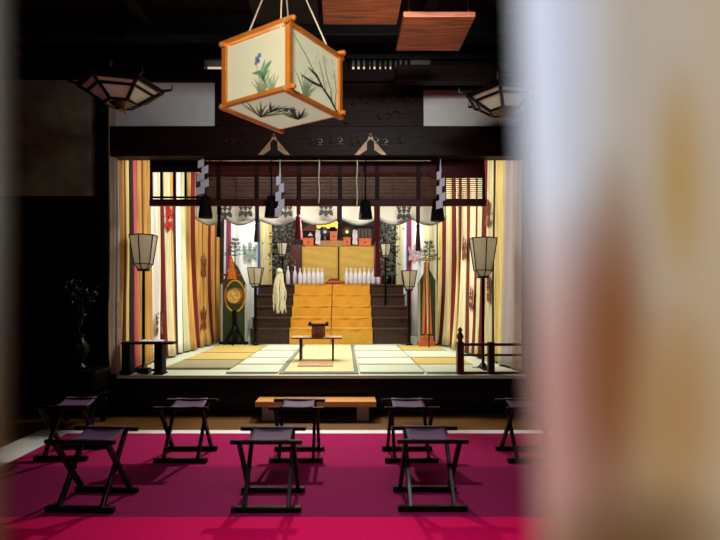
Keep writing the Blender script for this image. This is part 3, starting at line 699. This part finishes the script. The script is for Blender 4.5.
# ------------------------------------------------------------------ white crested valance
dv = 6.9; a, b = X(196, dv), X(446, dv)
t = thing('crested_valance', ((a+b)/2, dv, Z(222, dv)), 'white swagged valance printed with dark crests across the stage', 'valance')
knots = [196, 224.5, 257, 298, 340, 378, 411, 446]
def low(px):
    for i in range(len(knots)-1):
        if knots[i] <= px <= knots[i+1]:
            u = (px-knots[i])/(knots[i+1]-knots[i]); return 217.0+6.5*math.sin(math.pi*u)
    return 216
def f(u, v_):
    px = 196+250*u; zl = Z(low(px), dv); zt = 2.75
    return Vector((X(px, dv), dv+0.02*math.sin(px*0.25)*(1-v_)+0.03*math.sin(v_*6)*(1-v_), zl+(zt-zl)*v_))
v = MB(); v.sheet(f, 120, 16, 0.003); v.build('cloth', mat('valance_white', (150, 146, 134), 0.9, vary=0.06), t, smooth=True)
for px, py in ((245.5, 209), (285.5, 209), (326, 208), (404, 212), (225, 210)):
    crest(P(px, py+0.5, dv-0.06), (1,0,0), (0,0,1), 0.225, crestd, t)
v = MB()
def f2(u, v_):
    px = 196+250*u; return Vector((X(px, dv), dv-0.012+0.02*math.sin(px*0.25), Z(low(px), dv)+0.05*v_-0.03))
v.sheet(f2, 120, 2, 0.003); v.build('hem', mat('valance_grey_hem', (120, 118, 112), 0.9), t, smooth=True)
MB().tube([(a, dv+0.0, 2.76), (b, dv, 2.76)], 0.015, 8).build('rod', black, t)
for xx in (a+0.2, b-0.2, (a+b)/2): MB().tube([(xx, dv, 2.76), (xx, dv, 3.525)], 0.006, 6).build('hanging_cord', black, t)

# ------------------------------------------------------------------ bamboo blind under the lintel
db = 5.34
def zb2(py): return Z(py, db)
t = thing('bamboo_blind', (X(318, db), db, zb2(206)), 'dark red-brown rolled-up reed blind with frame under the lintel', 'blind')
bm_ = mat('red_reed', (88, 28, 18), 0.55, vary=0.35, scale=(2, 20, 20), bump=0.1, trans=0.35)
MB().box((X(150, db), db-0.02, zb2(206)), (X(486, db), db+0.03, zb2(199.5))).build('bottom_rail', mat('dark_red_rail', (66, 22, 16), 0.5), t, bevel=0.003)
MB().box((X(200, db), db-0.02, zb2(173)), (X(484, db), db+0.02, zb2(161.5))).build('top_rail', mat('dark_red_rail', (66, 22, 16), 0.5), t, bevel=0.003)
MB().box((X(150, db), db-0.01, zb2(172)), (X(200, db), db+0.02, zb2(152))).build('end_board', blackw, t, bevel=0.003)
MB().box((X(430, db), db-0.025, zb2(178)), (X(484, db), db+0.02, zb2(150))).build('end_board', mat('dark_red_rail', (66, 22, 16), 0.5), t, bevel=0.003)
v = MB(); z = zb2(199)
while z < zb2(173):
    v.tube([(X(196, db), db, z), (X(446, db), db, z)], 0.0072, 5); z += 0.0142
v.build('slats', bm_, t)
tag(t.children[-1], None)
v = MB(); z = zb2(199)
while z < zb2(178): v.tube([(X(446, db), db, z), (X(484, db), db, z)], 0.0045, 5); z += 0.020
v.build('thin_slats', bm_, t)
for px in (151.5, 162, 175, 186, 483.5): MB().box((X(px, db)-0.012, db-0.015, zb2(200)), (X(px, db)+0.012, db+0.015, zb2(172))).build('upright', black, t)
for px in (236, 272, 283, 318, 331, 362, 392, 424): MB().box((X(px, db)-0.006, db-0.014, zb2(199)), (X(px, db)+0.006, db-0.008, zb2(172))).build('binding', bm_, t)
MB().box((X(150, db), db-0.012, zb2(198.5)), (X(200, db), db-0.004, zb2(196.5))).build('lower_strip', black, t)
for i, px in enumerate((219, 257, 299, 340, 377, 418)):
    MB().box((X(px, db)-0.022, db-0.026, zb2(200)), (X(px, db)+0.022, db-0.016, zb2(162))).build('vertical_band', mat('black_red_band', (40, 14, 12), 0.6), t)
studs = [(381, 166), (389, 165.5), (397, 166), (405, 166), (422, 166), (430, 166), (339, 164), (297, 170), (267, 173)]
for px, py in studs: MB().ball(P(px, py, db-0.022), 0.010, 8).build('stud', bronze, t, smooth=True)

# ribbons, tassels, streamers hanging below the blind
def tassel_ribbon(px, y0, ytas, yend, label, m, d=5.32, wr=5, wt=7):
    c = P(px, yend, d); t = thing('tasselled_ribbon', (c.x, d, c.z), label, 'ribbon', 'ribbons hanging below the blind')
    hw = wr*d/F/2
    MB().box((c.x-hw, d-0.003, Z(ytas+1, d)), (c.x+hw, d+0.003, Z(y0, d))).build('ribbon', m, t)
    R_ = wt*d/F/2; L_ = Z(ytas, d)-c.z; v = MB()
    v.lathe(c, [(R_, 0), (R_*0.95, L_*0.3), (R_*0.6, L_*0.75), (R_*0.75, L_*0.86), (R_*0.2, L_)], 12); v.build('tassel', m, t, smooth=True)
dm_ = mat('dark_maroon_silk', (50, 8, 16), 0.7)
tassel_ribbon(219, 206, 214, 237, 'narrow dark maroon ribbon with tassel, leftmost of the ribbons', blacks, wr=4, wt=5)
tassel_ribbon(257, 206, 222, 242, 'maroon ribbon and tassel before the white crested back curtain at left', dm_, wr=4, wt=6)
tassel_ribbon(298.5, 206, 214, 240, 'bright red ribbon with red tassel over the left end of the altar', redrib, wr=4, wt=8)
tassel_ribbon(339.5, 206, 221, 239, 'dark red ribbon hanging over the altar centre', dm_, wr=5, wt=6)
tassel_ribbon(377, 206, 240, 277, 'long red ribbon hanging past the right end of the altar', redrib, wr=6, wt=7)
tassel_ribbon(418, 206, 222, 251, 'dark maroon ribbon before the right back curtain', dm_, wr=4, wt=5)
for px, lb, y0, y1 in ((205.5, 'fat black tassel at the left end beside the first paper streamer', 197, 218), (271.5, 'fat black tassel left of the second paper streamer', 197, 217.5), (365.5, 'fat black tassel right of the altar centre', 201, 219), (437.5, 'fat black tassel at the right end under the paper streamer', 200, 221)):
    c = P(px, y1, 5.26); t = thing('black_tassel', (c.x, 5.26, c.z), lb, 'tassel', 'fat black tassels below the blind')
    h = (y1-y0)*5.26/F
    MB().lathe(c, [(0.072, 0), (0.07, h*0.15), (0.055, h*0.7), (0.045, h), (0.02, h*1.08)], 16).build('fringe', blacks, t, smooth=True)
    MB().tube([(c.x, 5.26, c.z+h), (c.x, 5.26, Z(158, 5.26))], 0.008, 6).build('cord', blacks, t)
shide(203, 152, 194, 5.16, 15, 'white zigzag paper streamer at the left, before the blind')
shide(280, 167, 216, 5.16, 11, 'white zigzag paper streamer next to the second black tassel')
shide(440.5, 163, 208, 5.16, 11, 'white zigzag paper streamer at the right end of the blind')
for px, lb in ((319, 'thin white cord hanging before the blind left of centre'), (357, 'thin white cord hanging before the blind right of centre')):
    v = MB(); p0, p1 = (158.8, 203) if px == 319 else (158.8, 207)
    v.tube([P(px+0.4*math.sin(k*1.3), p0+(p1-p0)*k/8, 5.17) for k in range(9)], 0.006, 6)
    tag(v.build('hanging_cord', C['cream'], smooth=True), lb, 'cord', 'thin cords before the blind')

# shimenawa-like rope under the lintel carries the streamers
v = MB(); v.tube([P(px, 158.5+0.6*math.sin(px*0.02), 5.155) for px in range(200, 446, 6)], 0.007, 8)
tag(v.build('straw_rope', blackw, smooth=True), 'thin dark rope stretched along the underside of the lintel', 'rope')

# gable-shaped nail covers and small scrolls on the lintel
og = mat('aged_brass_plate', (150, 118, 92), 0.5, metal=0.3, vary=0.25)
for px, lb in ((274, 'folded brass chevron ornament on the lintel below the painted lantern'), (370.5, 'folded brass chevron ornament on the lintel right of centre')):
    c = P(px, 155, 5.055); k = 5.05/F
    t = thing('chevron_ornament', (c.x, 5.055, c.z), lb, 'ornament', 'brass chevrons on the lintel')
    for s_ in (-1, 1):
        MB().poly(c, (1,0,0), (0,0,1), [(s_*0.5*k, 22*k), (s_*3*k, 15*k), (s_*16*k, 0), (s_*11*k, 0*k), (s_*3.8*k, 5*k), (s_*3.5*k, 13*k), (0, 16*k)], 0.012).build('wing', og, t)
    MB().ball(c+Vector((0, -0.006, 19*k)), 0.014, 10).build('rivet', bronze, t)
for i, px in enumerate((225, 233, 241, 249, 311, 320, 331, 340, 352, 358, 376, 385, 400)):
    c = P(px, 139.5+(i % 3), 5.045); v = MB()
    v.tube([c+Vector((math.cos(2.6-q*0.55)*0.030*(1-q/14), -0.002*q*0.2, math.sin(2.6-q*0.55)*0.030*(1-q/14))) for q in range(11)], [0.003]*3+[0.005]*6+[0.003]*2, 6)
    v.tube([c+Vector((-0.02, 0, -0.03)), c+Vector((0.03, 0, -0.035))], 0.003, 5)
    tag(v.build('scroll_fitting', silver if i in (5, 7, 10, 11) else bronze, smooth=True), 'small curled metal fitting in the row on the lintel, %s from the left' % ('first','second','third','fourth','fifth','sixth','seventh','eighth','ninth','tenth','eleventh','twelfth','last')[i], 'fitting', 'scroll fittings on the lintel')

# ------------------------------------------------------------------ ceiling plaques
def plaque(pts, z, label, m=plaqw, th=0.035):
    xs = [p[0] for p in pts]; ys = [p[1] for p in pts]
    t = thing('ceiling_plaque', (sum(xs)/len(xs), sum(ys)/len(ys), z), label, 'plaque', 'wooden plaques hung under the ceiling')
    v = MB(); v.box((min(xs), min(ys), z), (max(xs), max(ys), z+th)); v.build('board', m, t, bevel=0.004)
    for xx in (min(xs)+0.03, max(xs)-0.05): MB().box((xx, min(ys)+0.02, z+th), (xx+0.02, max(ys)-0.02, z+th+0.02)).build('batten', redw, t)
    for xx in (min(xs)+0.04, max(xs)-0.04):
        for yy in (min(ys)+0.05, max(ys)-0.05): MB().tube([(xx, yy, z+th+0.019), (xx, yy, 3.6)], 0.005, 6).build('hanger_rod', black, t)
plaque([(0.39, 3.42), (0.865, 3.90)], 3.0, 'square orange cedar plaque hung under the ceiling, right one')
plaque([(-0.14, 2.90), (0.36, 3.56)], 3.02, 'orange cedar plaque at the top edge of the picture above the painted lantern')
plaque([(-0.62, 3.2), (-0.17, 3.66)], 3.08, 'dark red-brown plaque partly behind the painted lantern cords', redw)

# ------------------------------------------------------------------ painted hanging lantern
dn = 2.4; th_ = math.radians(56.5); Sd = 0.415; H = 0.314
A = Vector((X(289, dn), dn, Z(90, dn)))
e1 = Vector((math.cos(th_), math.sin(th_), 0)); e2 = Vector((-math.sin(th_), math.cos(th_), 0)); ez = Vector((0,0,1))
ctr = A+(e1+e2)*Sd/2
lw = mat('honey_lantern_wood', (240, 150, 56), 0.45, vary=0.2, scale=(3, 3, 3), bump=0.05)
lp = mat('lit_lantern_paper', (220, 214, 190), 0.9, vary=0.03, bump=0.03, emit=((212, 224, 188), 0.40))
t = thing('painted_lantern', ctr, 'square hanging paper lantern with orange wooden frame painted with flowers', 'lantern')
cn = [A, A+e1*Sd, A+(e1+e2)*Sd, A+e2*Sd]
for c in cn: MB().bar(c-ez*0.0, c+ez*H, 0.027, 0.027, e1).build('corner_post', lw, t, bevel=0.002)
for z in (0, H):
    for i in range(4):
        p, q = cn[i], cn[(i+1) % 4]; dd = (q-p).normalized(); rz = ez*(z+(0.012 if i % 2 else -0.004))
        MB().bar(p-dd*0.026+rz, q+dd*0.026+rz, 0.026, 0.021, ez).build('rail', lw, t, bevel=0.003)
        for e in (p-dd*0.028+rz, q+dd*0.028+rz): MB().ball(e, 0.013, 8).build('rail_end', mat('pale_rail_end', (236, 176, 104), 0.5), t, smooth=True)
cen = ctr
panes = []
for i in range(4):
    p, q = cn[i], cn[(i+1) % 4]; m_ = (p+q)/2; inn = (Vector((cen.x, cen.y, 0))-Vector((m_.x, m_.y, 0))).normalized()*0.004
    v = MB().poly(p+inn+ez*0.0, (q-p), ez, [(0.02, 0.008), (0.98, 0.008), (0.98, H-0.008), (0.02, H-0.008)], 0.002)
    panes.append(v.build('paper_pane', lp, t))
bot = MB().poly(A+ez*0.0, e1, e2, [(0.008, 0.008), (Sd-0.008, 0.008), (Sd-0.008, Sd-0.008), (0.008, Sd-0.008)], 0.002).build('bottom_pane', lp, t)
gm = mat('leaf_green_paint', (130, 186, 150), 0.8); gd = mat('dark_branch_paint', (52, 56, 50), 0.8); bl = mat('iris_blue_paint', (130, 154, 226), 0.8); wm = mat('blossom_white_paint', (240, 236, 214), 0.8); gs = mat('sage_paint', (176, 206, 178), 0.8)
def strokes(o, ux, uy, nrm, items, parent, name, m):
    v = MB(); o = Vector(o)+nrm*0.0035
    for it in items:
        pts = it[0]; ws = it[1]
        for k in range(len(pts)-1):
            a = Vector(pts[k]); b = Vector(pts[k+1]); d = (b-a); d.normalize(); nn = Vector((-d.y, d.x))
            v.poly(o, ux, uy, [tuple(a-nn*ws[k]), tuple(b-nn*ws[k+1]), tuple(b+nn*ws[k+1]), tuple(a+nn*ws[k])], 0.001)
    v.build(name, m, parent)
def blob(o, ux, uy, nrm, cs, parent, name, m):
    v = MB(); o = Vector(o)+nrm*0.0042
    for (a, b, r) in cs:
        v.poly(o, ux, uy, [(a+r*math.cos(k*0.785)*(1 if k % 2 else 0.75), b+r*math.sin(k*0.785)*(1 if k % 2 else 0.75)) for k in range(8)], 0.001)
    v.build(name, m, parent)
def leafs(base, n, h, sp, rnd):
    out = []
    for k in range(n):
        a = (k/(n-1)-0.5)*sp; L_ = h*rnd.uniform(0.6, 1)
        out.append(([(base[0]+a*0.2, base[1]), (base[0]+a*0.5, base[1]+L_*0.5), (base[0]+a*1.1, base[1]+L_)], [0.0035, 0.005, 0.0006]))
    return out
R = random.Random(3)
nl = -e1   # left face spans A -> A+e2, outward normal -e1 ; u from far-left corner to A
oL = A+e2*Sd-e1*0.0; uL = -e2
strokes(oL, uL, ez, nl, leafs((0.25, 0.01), 9, 0.12, 0.13, R)+leafs((0.31, 0.01), 5, 0.09, 0.08, R)+[([(0.25, 0.0), (0.23, 0.1), (0.21, 0.20)], [0.002, 0.002, 0.0015])], panes[3], 'iris_leaves', gs)
strokes(oL, uL, ez, nl, [([(0.26, 0.08), (0.24, 0.12), (0.19, 0.13)], [0.008, 0.012, 0.002]), ([(0.25, 0.10), (0.28, 0.14), (0.31, 0.16)], [0.006, 0.012, 0.002]), ([(0.27, 0.06), (0.26, 0.10), (0.29, 0.12)], [0.004, 0.011, 0.003]), ([(0.24, 0.12), (0.26, 0.15), (0.27, 0.175)], [0.003, 0.006, 0.001])], panes[3], 'broad_leaves', gm)
blob(oL, uL, ez, nl, [(0.22, 0.19, 0.016), (0.235, 0.205, 0.013), (0.212, 0.172, 0.011), (0.228, 0.178, 0.012)], panes[3], 'iris_flower', bl)
nr = -e2; oR = A; uR = e1
strokes(oR, uR, ez, nr, [([(0.40, 0.0), (0.33, 0.06), (0.27, 0.09), (0.21, 0.14), (0.14, 0.155)], [0.007, 0.008, 0.006, 0.008, 0.002]), ([(0.25, 0.10), (0.17, 0.095), (0.09, 0.10)], [0.006, 0.007, 0.003]), ([(0.34, 0.05), (0.33, 0.11), (0.29, 0.18), (0.27, 0.26)], [0.004, 0.002, 0.0015, 0.001]), ([(0.21, 0.13), (0.12, 0.21), (0.03, 0.27)], [0.003, 0.0014, 0.001]), ([(0.37, 0.03), (0.38, 0.12), (0.36, 0.22)], [0.003, 0.002, 0.001]), ([(0.29, 0.08), (0.26, 0.15), (0.23, 0.22)], [0.003, 0.0015, 0.001])], panes[0], 'plum_branch', gd)
strokes(oR, uR, ez, nr, leafs((0.12, 0.005), 8, 0.13, 0.16, R), panes[0], 'pale_grass', gs)
blob(oR, uR, ez, nr, [(R.uniform(0.08, 0.38), R.uniform(0.10, 0.26), 0.006) for _ in range(22)], panes[0], 'blossom', wm)
nb = -ez
oB = A+(e1+e2)*Sd; 
def fan(cx, cy, dirx, diry, n, L_, sp, w_):
    out = []
    for k in range(n):
        a = (k/(n-1)-0.5)*sp; dx = dirx*math.cos(a)-diry*math.sin(a); dy = dirx*math.sin(a)+diry*math.cos(a); q = L_*R.uniform(0.6, 1.0)
        out.append(([(cx, cy), (cx+dx*q*0.5+0.006*math.sin(k*2), cy+dy*q*0.5), (cx+dx*q, cy+dy*q)], [0.002, w_, 0.0008]))
    return out
strokes(oB, -e1, -e2, nb, fan(0.22, 0.06, 0.5, 0.86, 11, 0.26, 1.5, 0.006), bot, 'grass_strokes', gs)
strokes(oB, -e1, -e2, nb, fan(0.08, 0.20, 0.8, 0.5, 9, 0.20, 1.3, 0.007)+fan(0.26, 0.16, 0.2, 0.9, 6, 0.18, 1.2, 0.006), bot, 'leaf_strokes', gm)
blob(oB, -e1, -e2, nb, [(0.215, 0.275, 0.022), (0.235, 0.25, 0.018), (0.19, 0.255, 0.018), (0.22, 0.235, 0.014)], bot, 'iris_flower', bl)
apex = Vector((ctr.x-0.0, ctr.y-0.02, 2.95))
for c in ((A+e2*Sd*0.62), (A+e1*Sd*0.72), A+(e1+e2)*0.02, cn[2]):
    MB().tube([c+ez*(H+0.015), apex], 0.0035, 6).build('cord', C['white'], t)
MB().tube([apex, (apex.x, apex.y, 3.6)], 0.006, 6).build('cord', C['white'], t)
ld = bpy.data.lights.new('lantern_bulb', 'POINT'); ld.energy = 3.0; ld.color = (1, 0.72, 0.42); ld.shadow_soft_size = 0.04
lo = bpy.data.objects.new('lantern_bulb', ld); COL.objects.link(lo); lo.location = (ctr.x, ctr.y, A.z+H*0.9)

# ------------------------------------------------------------------ hexagonal hanging lamps
gl = mat('pale_lamp_glass', (220, 222, 204), 0.4, vary=0.15, scale=(3, 3, 3))
def hex_lamp(px, py, d, rot, label):
    c = P(px, py, d); t = thing('hexagonal_lamp', c, label, 'lamp', 'hexagonal hanging lamps')
    prof = [(0.12, -0.03), (0.24, 0.05), (0.30, 0.085)]
    MB().lathe(c, [(0.11, -0.03), (0.235, 0.05), (0.295, 0.085)], 6, rot).build('glass_panes', gl, t)
    v = MB()
    for k in range(6):
        a = rot+k*math.pi/3; b = a+math.pi/3
        q = lambda i, an: c+Vector((prof[i][0]*math.cos(an), prof[i][0]*math.sin(an), prof[i][1]))
        v.tube([q(0, a), q(1, a), q(2, a)], 0.014, 6)
        for i, r in ((0, 0.012), (1, 0.012), (2, 0.018)): v.tube([q(i, a), q(i, b)], r, 6)
    v.build('frame', iron, t)
    MB().lathe(c, [(0.31, 0.09), (0.32, 0.10), (0.20, 0.15), (0.07, 0.24), (0.05, 0.30), (0.02, 0.36)], 6, rot).build('roof', iron, t)
    MB().lathe(c, [(0.03, -0.08), (0.05, -0.05), (0.09, -0.03)], 10).build('drop_finial', bronze, t, smooth=True)
    for k in range(6):
        a = rot+k*math.pi/3; MB().tube([c+Vector((0.31*math.cos(a), 0.31*math.sin(a), 0.10)), c+Vector((0.37*math.cos(a), 0.35*math.sin(a), 0.11)), c+Vector((0.38*math.cos(a), 0.36*math.sin(a), 0.15))], [0.012, 0.010, 0.004], 6).build('roof_curl', iron, t, smooth=True)
    MB().tube([c+Vector((0,0,0.35)), (c.x, c.y, 3.6)], 0.008, 6).build('chain', iron, t)
    for s_ in (-1, 1): MB().ball(c+Vector((s_*0.04, -0.02, -0.11)), 0.010, 8).build('gilt_drop', gold, t, smooth=True)
hex_lamp(121, 100, 4.0, 0.25, 'black iron hexagonal lamp with pale glass hanging at the left')
hex_lamp(505, 108, 4.1, 0.1, 'black iron hexagonal lamp hanging at the right beside the blurred curtain')

# ------------------------------------------------------------------ things at the front corners of the stage
d = 5.19; x0, x1 = -2.19, X(176, d); zt = Z(341.5, d)
t = thing('low_bench', ((x0+x1)/2, d+0.02, SZ), 'dark low bench with slatted legs at the left front of the stage', 'bench')
MB().box((x0, d-0.09, zt-0.022), (x1, d+0.05, zt)).build('bench_top', blackw, t, bevel=0.004)
for a in (X(125, d), X(157, d)):
    for k in range(3): MB().box((a+k*0.03, d-0.08, SZ), (a+k*0.03+0.018, d+0.04, zt-0.022)).build('leg_slat', blackw, t)
    MB().box((a-0.01, d-0.085, SZ+0.0005), (a+0.09, d+0.045, SZ+0.02)).build('leg_foot', blackw, t)
for k, (px, lb) in enumerate(((145, 'crumpled white paper on the dark low bench, left one'), (152, 'folded white paper in the middle of the dark low bench'), (160, 'folded white paper at the right of the dark low bench'))):
    x_ = X(px, d); MB_ = MB(); MB_.sheet(lambda u, v_: Vector((x_-0.045+0.09*u, d-0.07+0.10*v_+0.01*u, zt+0.006+0.010*abs(math.sin(u*5+k))*v_)), 6, 4, 0.004)
    tag(MB_.build('paper_sheet', shidem), lb, 'paper', 'papers on the low bench')
x_ = X(144, d)
t = thing('black_box', (x_, d+0.03, SZ), 'small black box with a pale slip on the floor under the low bench', 'box')
MB().box((x_-0.06, d-0.04, SZ), (x_+0.06, d+0.04, SZ+0.06)).build('box_body', black, t, bevel=0.005)
MB().box((x_-0.09, d-0.08, SZ), (x_-0.02, d-0.045, SZ+0.008)).build('slip', shidem, t)
# dry staff with twigs
c = Vector((X(118, 5.13), 5.13, SZ))
t = thing('withered_branch', c, 'thin pale withered branch standing at the left front corner of the stage', 'branch')
pts = [c+Vector((0.006*math.sin(k*1.7), 0, 0.028*k*2.2)) for k in range(12)]
MB().tube(pts, [0.009]*6+[0.006]*5+[0.003], 6).build('stem', mat('pale_bark', (170, 160, 150), 0.8), t)
v = MB()
for k in range(5, 12):
    for q in range(3):
        a = random.uniform(0, 6.28); v.tube([pts[k], pts[k]+Vector((math.cos(a)*0.03, math.sin(a)*0.02, 0.05))], [0.003, 0.001], 4)
v.build('twigs', mat('pale_bark', (0,0,0)), t)
MB().lathe(c, [(0.028, 0), (0.026, 0.012), (0.010, 0.03)], 12).build('foot', mat('pale_bark', (0,0,0)), t)

# railing at right
d = 5.16; x0 = X(460, d); x2 = X(528, d)
t = thing('stage_railing', (x0, d, SZ), 'dark red lacquered corner railing with round-topped post at the right front of the stage', 'railing')
MB().box((x0-0.034, d-0.034, SZ), (x0+0.034, d+0.034, Z(342, d))).build('post', redl, t, bevel=0.004)
MB().lathe((x0, d, Z(342, d)), [(0.03, 0), (0.022, 0.02), (0.034, 0.04), (0.036, 0.06), (0.02, 0.09), (0.014, 0.10), (0.026, 0.115), (0.018, 0.135), (0.002, 0.15)], 16).build('finial', redl, t, smooth=True)
for py, w_ in ((344.5, 0.028), (355, 0.022), (373, 0.03)): MB().box((x0+0.034, d-w_/2, Z(py, d)-w_/2), (x2, d+w_/2, Z(py, d)+w_/2)).build('rail', redl, t, bevel=0.003)
for px in (491,): MB().box((X(px, d)-0.03, d-0.03, SZ), (X(px, d)+0.03, d+0.03, Z(342, d))).build('post', mat('dark_red_rail', (0,0,0)), t, bevel=0.003)
MB().box((x0-0.02, d+0.034, Z(345, d)), (x0+0.0, 5.9, Z(343, d))).build('side_rail', redl, t) if False else None

# ------------------------------------------------------------------ the doorway curtains the view looks between
def door_curtain_mat(name, right=True):
    m = bpy.data.materials.new(name); m.use_nodes = True; nt = m.node_tree; N = nt.nodes; L = nt.links
    b = N['Principled BSDF']; b.inputs['Roughness'].default_value = 0.9; b.inputs['Specular IOR Level'].default_value = 0.1
    g = N.new('ShaderNodeNewGeometry'); sp = N.new('ShaderNodeSeparateXYZ'); L.new(g.outputs['Position'], sp.inputs[0])
    def gauss(cx, cz, wx, wz):
        def part(sock, c, w_):
            s = N.new('ShaderNodeMath'); s.operation = 'SUBTRACT'; L.new(sp.outputs[sock], s.inputs[0]); s.inputs[1].default_value = c
            q = N.new('ShaderNodeMath'); q.operation = 'DIVIDE'; L.new(s.outputs[0], q.inputs[0]); q.inputs[1].default_value = w_
            r = N.new('ShaderNodeMath'); r.operation = 'POWER'; L.new(q.outputs[0], r.inputs[0]); r.inputs[1].default_value = 2
            return r
        a = part('X', cx, wx); c = part('Z', cz, wz)
        s = N.new('ShaderNodeMath'); s.operation = 'ADD'; L.new(a.outputs[0], s.inputs[0]); L.new(c.outputs[0], s.inputs[1])
        e = N.new('ShaderNodeMapRange'); L.new(s.outputs[0], e.inputs[0]); e.inputs[1].default_value = 1.7; e.inputs[2].default_value = 0.1
        e.inputs[3].default_value = 0; e.inputs[4].default_value = 1
        return e
    prev = None
    def mix(fac, col, prev):
        mx = N.new('ShaderNodeMixRGB'); L.new(fac.outputs[0], mx.inputs[0]); mx.inputs[2].default_value = srgb(*col)
        if isinstance(prev, tuple): mx.inputs[1].default_value = prev
        else: L.new(prev.outputs[0], mx.inputs[1])
        return mx
    if right:
        prev = srgb(204, 176, 140)
        for cx, cz, wx, wz, col in DOTS: prev = mix(gauss(cx, cz, wx, wz), col, prev)
    else:
        prev = srgb(236, 232, 212); prev = mix(gauss(-0.066, 1.12, 0.012, 0.05), (190, 140, 96), prev)
    L.new(prev.outputs[0], b.inputs['Base Color'])
    return m
k = 0.105/F
def dot(px, py, wx, wy, col): return ((px-VX)*k, EYE+(VY-py)*k, wx*k, wy*k, col)
DOTS = [dot(640, 60, 120, 260, (206, 190, 172)), dot(552, 40, 62, 330, (226, 226, 230)), dot(548, 40, 34, 170, (222, 228, 244)),  # brown and pink print; paler at upper left, darker along the bottom
        dot(566, 430, 60, 190, (190, 138, 128)), dot(705, 170, 30, 110, (196, 158, 98)), dot(622, 350, 44, 170, (150, 92, 52)), dot(700, 420, 50, 110, (190, 146, 96)), dot(640, 570, 120, 70, (128, 90, 58))]
def curtain_strip(xa, xb, y0, m, label, flip=1):
    def f(u, v_):
        x = xa+(xb-xa)*u
        return Vector((x+(0.04*(1.17-(0.02+2.35*v_)) if flip > 0 else 0), y0+0.012*math.sin(u*9)*flip+0.05*u*u*(1 if flip > 0 else 0)+0.05*(1-u)**2*(1 if flip < 0 else 0), 0.02+2.35*v_))
    v = MB(); v.sheet(f, 40, 20, 0.002); return tag(v.build('doorway_curtain', m, None, smooth=True), label, 'curtain', 'doorway curtains close to the viewer')
curtain_strip(0.0375, 0.40, 0.104, door_curtain_mat('blotched_doorway_cloth'), 'out-of-focus cream curtain with brown print, paler at upper left, filling the right side')
curtain_strip(-0.30, -0.0655, 0.104, door_curtain_mat('grey_doorway_cloth', False), 'blurred grey-beige curtain edge along the left border', -1)
